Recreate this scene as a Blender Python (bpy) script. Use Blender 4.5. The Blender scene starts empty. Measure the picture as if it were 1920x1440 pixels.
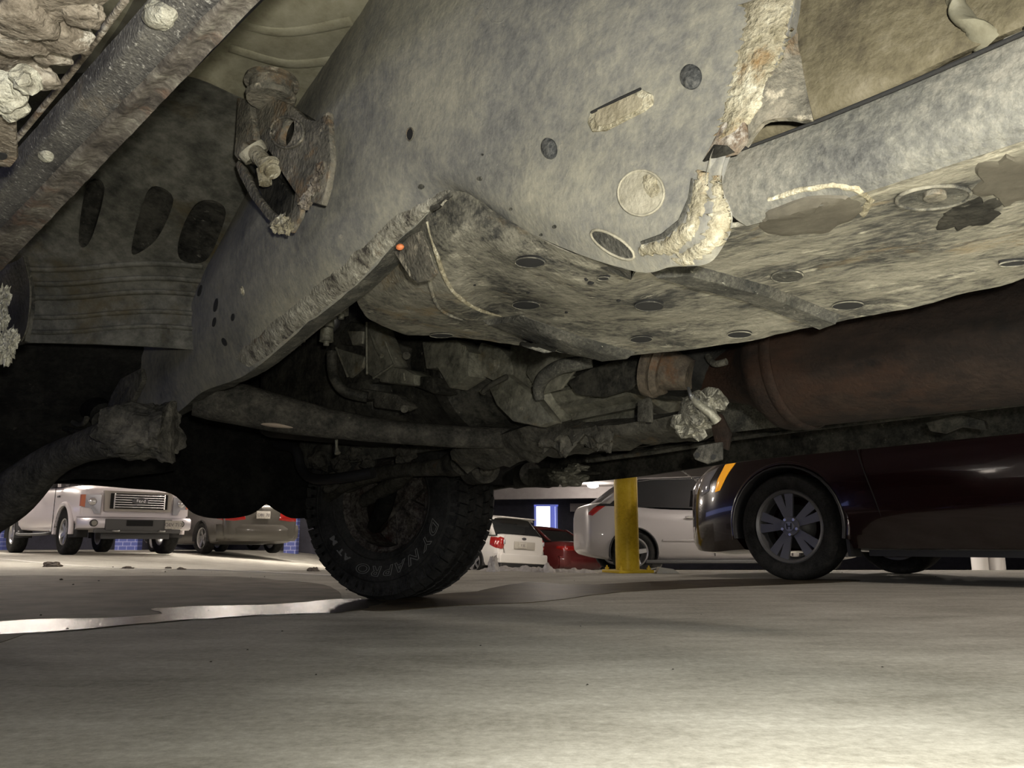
import bpy, bmesh, math, random
from mathutils import Vector, Matrix, noise
from mathutils.bvhtree import BVHTree
random.seed(7)
R = math.radians
sc = bpy.context.scene
COL = sc.collection

# ------------------------------------------------------------------ camera
CAM_H, FPX, PITCH = 0.24, 1550.0, math.atan(295 / 1550)
cam = bpy.data.cameras.new('camera'); cam.sensor_width = 36; cam.lens = 36 * FPX / 1920
cam.clip_start = 0.02; cam.clip_end = 300
camo = bpy.data.objects.new('camera', cam); COL.objects.link(camo)
camo.location = (0, 0, CAM_H); camo.rotation_euler = (R(90) + PITCH, 0, 0)
sc.camera = camo
sc.view_settings.view_transform = 'Standard'; sc.view_settings.look = 'None'
sc.view_settings.exposure = 0.0; sc.view_settings.gamma = 1.0
sc.view_settings.use_curve_mapping = False
# ------------------------------------------------------------------ world and large lights
wd = bpy.data.worlds.new('dusk'); sc.world = wd; wd.use_nodes = True
wd.node_tree.nodes['Background'].inputs[0].default_value = (0.28, 0.33, 0.75, 1)
wd.node_tree.nodes['Background'].inputs[1].default_value = 1.7

def lamp(name, kind, loc, power, color, size=0.1, rot=(0, 0, 0), **kw):
    l = bpy.data.lights.new(name, kind); l.energy = power; l.color = color
    if kind == 'AREA':
        l.shape = 'DISK'; l.size = size
    else: l.shadow_soft_size = size
    for k, v in kw.items(): setattr(l, k, v)
    o = bpy.data.objects.new(name, l); COL.objects.link(o); o.location = loc; o.rotation_euler = rot
    return o
# the torch of the phone that takes the picture, held low beside the lens
lamp('phone_torch', 'SPOT', (0.04, -0.05, 0.27), 68.0, (1.0, 0.965, 0.85), 0.012,
     (R(92), 0, R(4)), spot_size=R(140), spot_blend=1.0)

# a hand torch held behind the lens and tipped down at the slab; the slab throws its light up under the vehicle
lamp('hand_torch', 'SPOT', (0.41, -0.14, 0.50), 255.0, (1.0, 0.965, 0.86), 0.03,
     (R(54), 0, R(-22)), spot_size=R(108), spot_blend=1.0)

# ------------------------------------------------------------------ coordinates
TH = R(43.2)                    # the parking grid is turned 43.2 degrees to the camera
def ray(px, py):                # direction of a measured picture point, in world axes
    a = (px - 960) / FPX; b = (720 - py) / FPX
    c, s = math.cos(PITCH), math.sin(PITCH)
    return Vector((a, c - b * s, s + b * c))
def tolocal(v):                 # world -> vehicle axes (x right, y forward)
    c, s = math.cos(TH), math.sin(TH)
    return Vector((c * v.x + s * v.y, -s * v.x + c * v.y, v.z))
def toworld(v):
    c, s = math.cos(TH), math.sin(TH)
    return Vector((c * v[0] - s * v[1], s * v[0] + c * v[1], v[2]))
EYE = Vector((0, 0, CAM_H))
def vx(px, py, x): r = tolocal(ray(px, py)); return EYE + r * (x / r.x)
def vy(px, py, y): r = tolocal(ray(px, py)); return EYE + r * (y / r.y)
def vz(px, py, z): r = tolocal(ray(px, py)); return EYE + r * ((z - CAM_H) / r.z)
def wY(px, py, Y): r = ray(px, py); return EYE + r * (Y / r.y)      # world point at distance Y

def smooth(a, b, x):
    t = min(1, max(0, (x - a) / (b - a))); return t * t * (3 - 2 * t)
def ground(X, Y):               # the slab falls away behind the bollard, to the right
    return -0.040 * max(0, Y - 7.3) * smooth(-7.5, -1.5, X) * (1 - 0.35 * smooth(30, 60, Y))

# ------------------------------------------------------------------ materials
def nt(name):
    m = bpy.data.materials.new(name); m.use_nodes = True
    return m, m.node_tree, m.node_tree.nodes['Principled BSDF']
def rgb(c): return (c[0], c[1], c[2], 1)
def plain(name, col, rough=0.5, metal=0.0, coat=0.0, emit=None, estr=0, **kw):
    m, t, b = nt(name)
    b.inputs['Base Color'].default_value = rgb(col); b.inputs['Roughness'].default_value = rough
    b.inputs['Metallic'].default_value = metal; b.inputs['Coat Weight'].default_value = coat
    b.inputs['Coat Roughness'].default_value = 0.04
    if emit: b.inputs['Emission Color'].default_value = rgb(emit); b.inputs['Emission Strength'].default_value = estr
    for k, v in kw.items(): b.inputs[k].default_value = v
    return m
def grime(name, stops, scale=14, fine=90, spots=None, spot_amt=0.62, spot_scale=26, rust=None, rust_amt=0.62,
          rough=0.75, metal=0.0, bump=0.5, streak=None, bscale=160):
    """weathered surface: cloudy mix of dirt tones, fine mottling, salt spots and rust patches"""
    m, t, b = nt(name); N, L = t.nodes.new, t.links.new
    tc = N('ShaderNodeTexCoord'); src = tc.outputs['Object']
    if streak:
        mp = N('ShaderNodeMapping'); mp.inputs['Scale'].default_value = streak; L(src, mp.inputs[0]); src2 = mp.outputs[0]
    else: src2 = src
    n1 = N('ShaderNodeTexNoise'); n1.inputs['Scale'].default_value = scale; n1.inputs['Detail'].default_value = 9
    n1.inputs['Roughness'].default_value = 0.68; L(src2, n1.inputs['Vector'])
    n2 = N('ShaderNodeTexNoise'); n2.inputs['Scale'].default_value = fine; n2.inputs['Detail'].default_value = 6
    n2.inputs['Roughness'].default_value = 0.75; L(src2, n2.inputs['Vector'])
    mx = N('ShaderNodeMath'); mx.operation = 'MULTIPLY_ADD'; mx.inputs[1].default_value = 0.45
    L(n2.outputs[0], mx.inputs[0])
    sb = N('ShaderNodeMath'); sb.operation = 'MULTIPLY'; sb.inputs[1].default_value = 0.62; L(n1.outputs[0], sb.inputs[0])
    L(sb.outputs[0], mx.inputs[2])
    cr = N('ShaderNodeValToRGB'); L(mx.outputs[0], cr.inputs[0])
    el = cr.color_ramp.elements
    for i, (p, c) in enumerate(stops):
        e = el[i] if i < 2 else el.new(p)
        e.position = .53 + (p - .53) * .60; e.color = rgb(c)
    out = cr.outputs[0]
    def layer(out, col, amt, scale_, off, width=0.08, det=8):
        mp = N('ShaderNodeMapping'); mp.inputs['Location'].default_value = (off, off * 1.7, off * .6); L(src2, mp.inputs[0])
        n = N('ShaderNodeTexNoise'); n.inputs['Scale'].default_value = scale_; n.inputs['Detail'].default_value = det
        n.inputs['Roughness'].default_value = 0.72; L(mp.outputs[0], n.inputs['Vector'])
        mr = N('ShaderNodeMapRange'); a0 = .5 + (amt - .5) * .75; mr.inputs['From Min'].default_value = a0; mr.inputs['From Max'].default_value = a0 + width
        L(n.outputs[0], mr.inputs['Value'])
        mi = N('ShaderNodeMix'); mi.data_type = 'RGBA'; L(mr.outputs[0], mi.inputs['Factor'])
        L(out, mi.inputs['A']); mi.inputs['B'].default_value = rgb(col)
        return mi.outputs['Result']
    if rust: out = layer(out, rust, rust_amt, scale * 0.6, 3.1, 0.14)
    if spots: out = layer(out, spots, spot_amt, spot_scale, 7.7)
    L(out, b.inputs['Base Color'])
    b.inputs['Roughness'].default_value = rough; b.inputs['Metallic'].default_value = metal
    b.inputs['Specular IOR Level'].default_value = 0.10 if not metal else .4
    nb = N('ShaderNodeTexNoise'); nb.inputs['Scale'].default_value = bscale; nb.inputs['Detail'].default_value = 5
    L(src, nb.inputs['Vector'])
    ad = N('ShaderNodeMath'); ad.operation = 'ADD'; L(nb.outputs[0], ad.inputs[0]); L(n1.outputs[0], ad.inputs[1])
    bp = N('ShaderNodeBump'); bp.inputs['Strength'].default_value = bump; bp.inputs['Distance'].default_value = 0.004
    L(ad.outputs[0], bp.inputs['Height']); L(bp.outputs[0], b.inputs['Normal'])
    return m
M = {}
M['rail'] = grime('road_dusted_frame_paint', [(0.22, (.080, .082, .080)), (0.42, (.152, .150, .138)), (0.62, (.232, .224, .185)), (0.84, (.32, .30, .235))],
                  5, 60, (.32, .30, .235), 0.68, 22, (.235, .205, .145), 0.60, 0.66, 0.0, 0.22)
M['crust'] = grime('salt_crusted_frame_paint', [(0.28, (.10, .085, .055)), (0.46, (.20, .18, .125)), (0.62, (.31, .285, .21)), (0.78, (.44, .42, .33))],
                   20, 110, (.50, .48, .39), 0.60, 30, (.20, .12, .05), 0.60, 0.8, 0, 0.9)
M['skid'] = grime('salt_streaked_skid_plate', [(0.26, (.018, .019, .020)), (0.42, (.055, .054, .049)), (0.54, (.145, .138, .113)), (0.76, (.255, .242, .195))],
                  7, 60, (.32, .305, .245), 0.60, 18, (.20, .15, .085), 0.60, 0.78, 0, 0.5, streak=(2.2, 0.8, 1.5))
M['skid_dark'] = grime('dark_gritty_steel', [(0.30, (.022, .023, .022)), (0.52, (.055, .054, .047)), (0.76, (.125, .12, .10))],
                       20, 220, (.32, .31, .26), 0.66, 120, None, 0.6, 0.85, 0, 0.6)
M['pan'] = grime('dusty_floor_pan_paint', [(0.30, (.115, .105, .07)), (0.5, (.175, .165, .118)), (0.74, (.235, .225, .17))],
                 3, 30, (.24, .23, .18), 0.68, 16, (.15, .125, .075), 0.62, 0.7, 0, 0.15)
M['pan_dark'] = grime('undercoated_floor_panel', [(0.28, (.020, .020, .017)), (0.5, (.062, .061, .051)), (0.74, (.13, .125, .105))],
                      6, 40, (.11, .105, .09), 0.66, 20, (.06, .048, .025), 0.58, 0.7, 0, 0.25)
M['sill'] = grime('wet_speckled_sill', [(0.30, (.03, .029, .029)), (0.5, (.075, .072, .068)), (0.66, (.125, .12, .108)), (0.78, (.22, .21, .185))],
                  6, 260, (.36, .35, .32), 0.60, 190, (.19, .16, .12), 0.60, 0.55, 0.0, 0.45, bscale=340)
M['rusty_crud'] = grime('rusty_salt_crud', [(0.26, (.045, .037, .028)), (0.47, (.105, .089, .07)), (0.62, (.17, .148, .12)), (0.80, (.29, .27, .23))],
                        14, 90, (.36, .34, .30), 0.60, 40, (.13, .075, .04), 0.56, 0.9, 0, 1.0)
M['rustbracket'] = grime('rusting_bracket', [(0.28, (.045, .043, .038)), (0.5, (.115, .108, .088)), (0.74, (.21, .19, .15))],
                         18, 70, (.32, .29, .225), 0.60, 34, (.16, .10, .05), 0.53, 0.75, 0, 0.8)
M['cast'] = grime('dull_cast_aluminium', [(0.30, (.04, .039, .031)), (0.5, (.12, .117, .092)), (0.74, (.22, .21, .168))],
                  14, 70, (.19, .18, .145), 0.65, 40, (.13, .10, .05), 0.60, 0.55, 0.35, 0.5)
M['oily_shade'] = grime('oily_or_shade_steel', [(0.34, (.006, .006, .0055)), (0.5, (.018, .0175, .015)), (0.7, (.042, .040, .033))],
                  14, 80, (.16, .15, .125), 0.69, 40, None, 0.6, 0.55, 0.0, 0.5)  # oily steel; also painted as the shade in the toe panel pockets
M['underblack'] = grime('black_steel', [(0.34, (.003, .003, .0028)), (0.5, (.006, .006, .0055)), (0.7, (.014, .0135, .012))],
                        10, 60, (.06, .055, .045), 0.69, 30, None, 0.6, 0.7, 0.0, 0.5)  # near-black mottled tone shared by many underbody parts
M['arm'] = grime('dirty_forged_arm', [(0.30, (.016, .0155, .013)), (0.5, (.042, .040, .033)), (0.74, (.085, .08, .066))],
                 16, 90, (.22, .21, .18), 0.70, 60, (.09, .06, .03), 0.62, 0.8, 0, 0.8)
M['muffler'] = grime('rusted_exhaust_steel', [(0.30, (.0035, .0028, .0024)), (0.5, (.0085, .0058, .0045)), (0.74, (.016, .0105, .0075))],
                     9, 60, (.06, .048, .038), 0.74, 40, (.018, .0095, .006), 0.52, 0.8, 0.0, 0.5, streak=(1, .5, 1))
M['foil'] = grime('crumpled_heat_foil', [(0.30, (.035, .034, .027)), (0.5, (.11, .105, .085)), (0.74, (.26, .25, .20))],
                  30, 90, None, 0.6, 30, None, 0.6, 0.45, 0.5, 1.0)
M['rubber'] = grime('tyre_rubber', [(0.34, (.009, .009, .009)), (0.5, (.017, .017, .0165)), (0.7, (.030, .0295, .028))],
                    12, 90, None, 0.7, 30, None, 0.6, 0.75, 0, 0.3)
M['plug'] = grime('rubber_plug', [(0.34, (.025, .026, .027)), (0.5, (.05, .052, .052)), (0.7, (.10, .10, .095))],
                  40, 160, None, 0.7, 30, None, 0.6, 0.8, 0, 0.5)
M['hole'] = plain('dark_recess', (.006, .006, .006), 0.9)  # near-black colour stands for the darkness inside holes and gaps
M['letter'] = plain('raised_grey_letters', (.11, .11, .105), 0.7)
M['snow'] = grime('dirty_snow', [(0.30, (.45, .42, .38)), (0.5, (.68, .65, .62)), (0.74, (.85, .83, .82))], 14, 60, None, .6, 30, None, .6, .8, 0, 0.8, bscale=60)
M['frost'] = grime('salt_frost', [(0.30, (.16, .15, .12)), (0.5, (.28, .27, .22)), (0.74, (.46, .45, .38))], 40, 90, None, .6, 30, None, .6, .9, 0, 1)
M['glass'] = plain('dark_car_glass', (.012, .014, .016), 0.05, 0, 0.3)
M['chrome'] = plain('bright_chrome', (.62, .61, .61), 0.22, 0.75)
M['satin'] = plain('satin_grey_alloy', (.20, .20, .205), 0.38, 0.6)
M['alloy'] = plain('worn_alloy', (.42, .42, .42), 0.35, 0.8)
M['blackplastic'] = plain('black_plastic', (.014, .014, .015), 0.45)
M['greyplastic'] = plain('grey_plastic', (.07, .07, .07), 0.55)
M['redlens'] = plain('red_tail_lens', (.26, .010, .008), 0.12, 0, 0.6)
M['clearlens'] = plain('clear_lens', (.42, .42, .45), 0.12, 0.1, 0.6)
M['amber'] = plain('amber_lens', (.95, .36, .02), 0.15, 0, 0.6, (1.0, .42, .03), 0.55)
M['amber_dull'] = plain('dull_amber_lens', (.55, .17, .08), 0.25, 0, 0.4)
M['plate'] = grime('number_plate', [(0.34, (.30, .28, .24)), (0.5, (.42, .40, .36)), (0.7, (.5, .48, .43))], 30, 90, None, .6, 30, None, .6, .6, 0, 0.1)
M['plate_ink'] = plain('plate_ink', (.10, .09, .10), 0.6)
M['white_paint'] = plain('white_truck_paint', (.80, .75, .76), 0.35, 0, 0.4)
M['white_suv'] = plain('pale_white_suv_paint', (.60, .585, .56), 0.35, 0, 0.4)
M['beige_paint'] = plain('champagne_grille_paint', (.36, .33, .29), 0.4, 0, 0.3)
M['maroon'] = plain('maroon_paint', (.011, .0022, .0026), 0.2, 0.0, 1.0)
M['red_paint'] = plain('dark_red_paint', (.115, .018, .018), 0.3, 0.0, 0.8)
M['taupe'] = plain('taupe_metallic_paint', (.062, .057, .047), 0.36, 0.2, 0.4)
M['silver'] = plain('silver_paint', (.36, .345, .345), 0.4, 0.25, 0.3)
M['navy'] = plain('near_black_paint', (.015, .017, .022), 0.25, 0, 1.0)
M['yellow'] = grime('yellow_bollard_paint', [(0.34, (.50, .33, .02)), (0.5, (.66, .45, .03)), (0.7, (.72, .52, .05))], 3, 40, None, .6, 30, None, .6, .38, 0, 0.05)
M['white_post'] = plain('white_painted_post', (.75, .73, .72), 0.5)
M['paper'] = plain('pale_paper', (.55, .52, .45), 0.8)
M['steel'] = plain('chain_steel', (.45, .45, .44), 0.35, 0.9)
M['badge_blue'] = plain('dark_badge', (.10, .10, .11), 0.3, 0.3, 0.5)
M['lampglow'] = plain('lamp_diffuser', (1, 1, 1), 0.5, emit=(1.0, .93, .84), estr=60)
M['lamphousing'] = plain('lamp_housing', (.2, .2, .2), 0.5)

M['arm_dark'] = grime('darker_cast_arm', [(.30, (.012, .012, .0105)), (.5, (.034, .0325, .028)), (.74, (.075, .070, .059))], 16, 90, (.12, .115, .10), .70, 50, None, .6, .85, 0, .8)  # the arm tones again, set darker
def concrete(name, cols, scale=3.0):
    m, t, b = nt(name); N, L = t.nodes.new, t.links.new
    tc = N('ShaderNodeTexCoord')
    n1 = N('ShaderNodeTexNoise'); n1.inputs['Scale'].default_value = scale; n1.inputs['Detail'].default_value = 12; n1.inputs['Roughness'].default_value = .7
    mp = N('ShaderNodeMapping'); mp.inputs['Scale'].default_value = (.7, 1.6, 1); L(tc.outputs['Object'], mp.inputs[0]); L(mp.outputs[0], n1.inputs['Vector'])
    n2 = N('ShaderNodeTexNoise'); n2.inputs['Scale'].default_value = 55; n2.inputs['Detail'].default_value = 8; n2.inputs['Roughness'].default_value = .8
    L(tc.outputs['Object'], n2.inputs['Vector'])
    a = N('ShaderNodeMath'); a.operation = 'MULTIPLY_ADD'; a.inputs[1].default_value = .5; L(n1.outputs[0], a.inputs[0])
    a2 = N('ShaderNodeMath'); a2.operation = 'MULTIPLY'; a2.inputs[1].default_value = .5; L(n2.outputs[0], a2.inputs[0]); L(a2.outputs[0], a.inputs[2])
    cr = N('ShaderNodeValToRGB'); L(a.outputs[0], cr.inputs[0]); el = cr.color_ramp.elements
    for i, (p, c) in enumerate(cols):
        e = el[i] if i < 2 else el.new(p)
        e.position = p; e.color = rgb(c)
    L(cr.outputs[0], b.inputs['Base Color']); b.inputs['Roughness'].default_value = .82
    b.inputs['Specular IOR Level'].default_value = .25
    bp = N('ShaderNodeBump'); bp.inputs['Strength'].default_value = .35; bp.inputs['Distance'].default_value = .003
    L(n2.outputs[0], bp.inputs['Height']); L(bp.outputs[0], b.inputs['Normal'])
    return m
M['floor'] = concrete('worn_garage_concrete', [(.40, (.34, .325, .275)), (.48, (.47, .455, .395)), (.54, (.56, .545, .48)), (.62, (.70, .69, .62))])
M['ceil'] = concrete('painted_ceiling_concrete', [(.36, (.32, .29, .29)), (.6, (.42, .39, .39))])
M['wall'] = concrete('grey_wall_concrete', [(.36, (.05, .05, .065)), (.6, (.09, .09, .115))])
def wet_shade_mat(name, col, rough, bstr, scale=70):
    m, t, b = nt(name); N, L = t.nodes.new, t.links.new
    tc = N('ShaderNodeTexCoord'); mp = N('ShaderNodeMapping'); mp.inputs['Scale'].default_value = (1, 1, 1); L(tc.outputs['Object'], mp.inputs[0])
    n = N('ShaderNodeTexNoise'); n.inputs['Scale'].default_value = scale; n.inputs['Detail'].default_value = 5; L(mp.outputs[0], n.inputs['Vector'])
    n2 = N('ShaderNodeTexNoise'); n2.inputs['Scale'].default_value = 5; n2.inputs['Detail'].default_value = 6; L(mp.outputs[0], n2.inputs['Vector'])
    cr = N('ShaderNodeValToRGB'); L(n2.outputs[0], cr.inputs[0]); e = cr.color_ramp.elements
    e[0].position = .35; e[0].color = rgb([c * .6 for c in col]); e[1].position = .7; e[1].color = rgb([c * 1.5 for c in col])
    L(cr.outputs[0], b.inputs['Base Color']); b.inputs['Roughness'].default_value = rough
    b.inputs['Specular IOR Level'].default_value = .6 if rough < .3 else .15
    bp = N('ShaderNodeBump'); bp.inputs['Strength'].default_value = bstr; bp.inputs['Distance'].default_value = .004
    L(n.outputs[0], bp.inputs['Height']); L(bp.outputs[0], b.inputs['Normal'])
    return m
M['wet'] = wet_shade_mat('standing_water_on_concrete', (.045, .040, .030), .17, .8, 110)
M['shaded'] = wet_shade_mat('shaded_concrete', (.20, .178, .145), .8, .3)  # floor tone with the shade beside the big tyre put into the colour
M['shaded2'] = wet_shade_mat('wet_gritty_concrete', (.060, .048, .030), .52, 1.0, 120)
m, t, b = nt('blue_lit_block_wall'); N, L = t.nodes.new, t.links.new
tc = N('ShaderNodeTexCoord'); mp = N('ShaderNodeMapping'); mp.inputs['Rotation'].default_value = (R(90), 0, 0); L(tc.outputs['Object'], mp.inputs[0])
bk = N('ShaderNodeTexBrick'); bk.inputs['Scale'].default_value = 2.2; bk.inputs['Color1'].default_value = (.10, .13, .42, 1); bk.inputs['Color2'].default_value = (.13, .16, .46, 1)
bk.inputs['Mortar'].default_value = (.45, .48, .72, 1); bk.inputs['Mortar Size'].default_value = .02
L(mp.outputs[0], bk.inputs[0]); L(bk.outputs[0], b.inputs['Base Color']); b.inputs['Roughness'].default_value = .6
M['bluelit_wall'] = m  # the blue light falling on the blocks is put into their colour

# ------------------------------------------------------------------ mesh helpers
def link(name, me, mat, parent=None, shade=True):
    o = bpy.data.objects.new(name, me); COL.objects.link(o)
    if mat is not None: me.materials.append(M[mat] if isinstance(mat, str) else mat)
    if parent is not None: o.parent = parent
    if shade: me.shade_smooth()
    return o
def from_bm(name, bm, mat, parent=None, shade=True, angle=None):
    bmesh.ops.recalc_face_normals(bm, faces=bm.faces)
    me = bpy.data.meshes.new(name); bm.to_mesh(me); bm.free()
    o = link(name, me, mat, parent, shade)
    if shade and angle is not None: me.set_sharp_from_angle(angle=R(angle))
    return o
def tag(o, label=None, cat=None, group=None, kind=None):
    if label: o['label'] = label
    if cat: o['category'] = cat
    if group: o['group'] = group
    if kind: o['kind'] = kind
    return o
def empty(name, loc=(0, 0, 0), rz=0.0, parent=None):
    o = bpy.data.objects.new(name, None); COL.objects.link(o); o.location = loc; o.rotation_euler = (0, 0, rz)
    o.empty_display_size = .1
    if parent: o.parent = parent
    return o
def a_box(bm, c, s, rot=None):
    mt = Matrix.Translation(Vector(c))
    if rot is not None: mt = mt @ (rot if isinstance(rot, Matrix) else Matrix.Rotation(rot, 4, 'Z'))
    mt = mt @ Matrix.Diagonal((s[0], s[1], s[2], 1))
    bmesh.ops.create_cube(bm, size=1, matrix=mt)
def frame(d):
    d = Vector(d).normalized(); return d.to_track_quat('Z', 'Y').to_matrix().to_4x4()
def a_cyl(bm, p, q, r1, r2=None, n=24):
    p, q = Vector(p), Vector(q); r2 = r1 if r2 is None else r2
    mt = Matrix.Translation((p + q) / 2) @ frame(q - p)
    bmesh.ops.create_cone(bm, cap_ends=True, segments=n, radius1=r1, radius2=r2, depth=(q - p).length, matrix=mt)
def a_ball(bm, c, s, u=16, v=10, rot=None):
    mt = Matrix.Translation(Vector(c))
    if rot is not None: mt = mt @ rot
    bmesh.ops.create_uvsphere(bm, u_segments=u, v_segments=v, radius=1, matrix=mt @ Matrix.Diagonal((s[0], s[1], s[2], 1)))
def cat(p0, p1, p2, p3, t):
    return 0.5 * ((2 * p1) + (p2 - p0) * t + (2 * p0 - 5 * p1 + 4 * p2 - p3) * t * t + (3 * p1 - p0 - 3 * p2 + p3) * t ** 3)
def spline(pts, k):
    n = len(pts); out = []
    for i in range(n - 1):
        a = pts[max(0, i - 1)]; b_ = pts[i]; c = pts[i + 1]; d = pts[min(n - 1, i + 2)]
        for j in range(k): out.append(cat(a, b_, c, d, j / k))
    out.append(pts[-1]); return out
def a_tube(bm, pts, rad, n=14, k=6, flat=1.0, up=None):
    pts = [Vector(p) for p in pts]
    rr = rad if isinstance(rad, (list, tuple)) else [rad] * len(pts)
    P = spline(pts, k); Q = spline([Vector((r, 0, 0)) for r in rr], k)
    rings = []; ref = Vector(up) if up else Vector((0.13, 0.07, 1))
    for i, p in enumerate(P):
        d = (P[min(i + 1, len(P) - 1)] - P[max(i - 1, 0)]).normalized()
        u = d.cross(ref)
        if u.length < 1e-4: u = d.cross(Vector((1, 0, 0)))
        u.normalize(); w = u.cross(d).normalized(); r = max(.0005, Q[i].x)
        rings.append([bm.verts.new(p + u * math.cos(2 * math.pi * j / n) * r + w * math.sin(2 * math.pi * j / n) * r * flat) for j in range(n)])
    for a, b_ in zip(rings, rings[1:]):
        for j in range(n): bm.faces.new((a[j], a[(j + 1) % n], b_[(j + 1) % n], b_[j]))
    bm.faces.new(rings[0]); bm.faces.new(rings[-1][::-1])
def a_lathe(bm, prof, n=48, mt=Matrix()):
    """prof: (axial, radius); turned about X"""
    rings = [[bm.verts.new(mt @ Vector((x, r * math.cos(2 * math.pi * j / n), r * math.sin(2 * math.pi * j / n)))) for j in range(n)] for x, r in prof]
    for a, b_ in zip(rings, rings[1:]):
        for j in range(n): bm.faces.new((a[j], a[(j + 1) % n], b_[(j + 1) % n], b_[j]))
    return rings
def a_prism(bm, pts, off):
    """polygon pts (3D) extruded by the vector off"""
    off = Vector(off); a = [bm.verts.new(Vector(p)) for p in pts]; b_ = [bm.verts.new(Vector(p) + off) for p in pts]
    n = len(pts)
    bm.faces.new(a); bm.faces.new(b_[::-1])
    for i in range(n): bm.faces.new((a[i], b_[i], b_[(i + 1) % n], a[(i + 1) % n]))
def bevel(bm, w, seg=2):
    es = [e for e in bm.edges if len(e.link_faces) == 2 and e.calc_face_angle(0) > R(32)]
    bmesh.ops.bevel(bm, geom=es, offset=w, segments=seg, profile=.6, affect='EDGES', clamp_overlap=True)
def boolean(o, cutters, op='DIFFERENCE'):
    dg = bpy.context.evaluated_depsgraph_get()
    for c in cutters:
        md = o.modifiers.new('b', 'BOOLEAN'); md.operation = op; md.object = c; md.solver = 'EXACT'
    bpy.context.view_layer.update()
    me = bpy.data.meshes.new_from_object(o.evaluated_get(bpy.context.evaluated_depsgraph_get()))
    o.modifiers.clear(); old = o.data; o.data = me; bpy.data.meshes.remove(old)
    for c in cutters:
        cm = c.data; bpy.data.objects.remove(c); bpy.data.meshes.remove(cm)
    return o
# surfaces of the vehicle under which the camera lies; further parts are bolted onto them
BV = []
def reg(o, pid):
    me = o.data; mw = Matrix.Identity(4)
    BV.append((pid, BVHTree.FromPolygons([v.co.copy() for v in me.vertices], [tuple(p.vertices) for p in me.polygons])))
    return o
def hit(px, py, only=None):
    d = tolocal(ray(px, py)).normalized(); best = None
    for pid, bv in BV:
        if only and pid not in only: continue
        h = bv.ray_cast(EYE, d)
        if h[0] is not None and (best is None or h[3] < best[2]): best = (h[0], h[1], h[3])
    if best is None: return EYE + d, -d
    n = best[1] if best[1].dot(d) < 0 else -best[1]
    return best[0], n
def sheet(name, grid, mat, parent, thick=.004, k=(5, 5), disp=0.0, dscale=20, pid=None, angle=50, edge=0):
    """pressed panel through a grid of points, with a real thickness on the side away from the ground"""
    rows = [spline([Vector(p) for p in r], k[1]) for r in grid]
    cols = [spline([rows[i][j] for i in range(len(rows))], k[0]) for j in range(len(rows[0]))]
    A = [[cols[j][i] for j in range(len(cols))] for i in range(len(cols[0]))]
    h, w = len(A), len(A[0]); bm = bmesh.new(); F = []; B = []
    for i in range(h):
        fr, br = [], []
        for j in range(w):
            p = A[i][j]
            du = A[min(i + 1, h - 1)][j] - A[max(i - 1, 0)][j]; dv = A[i][min(j + 1, w - 1)] - A[i][max(j - 1, 0)]
            n = du.cross(dv)
            if n.length < 1e-9: n = (p - EYE)
            n.normalize()
            if n.dot(p - EYE) < 0: n = -n
            if disp:
                e = 1.0
                if edge: e = .35 + 1.3 * (1 - min(1, min(i, h - 1 - i, j, w - 1 - j) / edge))
                p = p + n * disp * e * (noise.fractal(p * dscale, .8, 2.1, 5) - .2)
            fr.append(bm.verts.new(p)); br.append(bm.verts.new(p + n * thick))
        F.append(fr); B.append(br)
    for i in range(h - 1):
        for j in range(w - 1):
            bm.faces.new((F[i][j], F[i][j + 1], F[i + 1][j + 1], F[i + 1][j])); bm.faces.new((B[i][j], B[i + 1][j], B[i + 1][j + 1], B[i][j + 1]))
    for i in range(h - 1):
        bm.faces.new((F[i][0], F[i + 1][0], B[i + 1][0], B[i][0])); bm.faces.new((F[i][-1], B[i][-1], B[i + 1][-1], F[i + 1][-1]))
    for j in range(w - 1):
        bm.faces.new((F[0][j], B[0][j], B[0][j + 1], F[0][j + 1])); bm.faces.new((F[-1][j], F[-1][j + 1], B[-1][j + 1], B[-1][j]))
    o = from_bm(name, bm, mat, parent, True, angle)
    if pid: reg(o, pid)
    return o

def tire_prof(Rr, rim, w):
    h = w / 2
    return [(-h * .72, rim), (-h * .86, rim + (Rr - rim) * .15), (-h, rim + (Rr - rim) * .5), (-h * .97, rim + (Rr - rim) * .78), (-h * .80, Rr - .008), (-h * .6, Rr), (0, Rr + .002),
            (h * .6, Rr), (h * .80, Rr - .008), (h * .97, rim + (Rr - rim) * .78), (h, rim + (Rr - rim) * .5), (h * .86, rim + (Rr - rim) * .15), (h * .72, rim)]
# ------------------------------------------------------------------ the garage
def build_floor():
    bm = bmesh.new(); xs = [-34 + i * .85 for i in range(81)]; ys = [-9 + i * .8 for i in range(87)]
    V_ = [[bm.verts.new((x, y, ground(x, y))) for x in xs] for y in ys]
    for i in range(len(ys) - 1):
        for j in range(len(xs) - 1): bm.faces.new((V_[i][j], V_[i][j + 1], V_[i + 1][j + 1], V_[i + 1][j]))
    o = from_bm('floor', bm, 'floor'); o['kind'] = 'structure'
build_floor()
def struct(name, boxes, mat):
    bm = bmesh.new()
    for c, s in boxes: a_box(bm, c, s)
    o = from_bm(name, bm, mat, None, False); o['kind'] = 'structure'; return o
CZ = 2.75
struct('ceiling', [((0, 25.4, CZ + .15), (68, 68.8, .3))], 'ceil')
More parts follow.
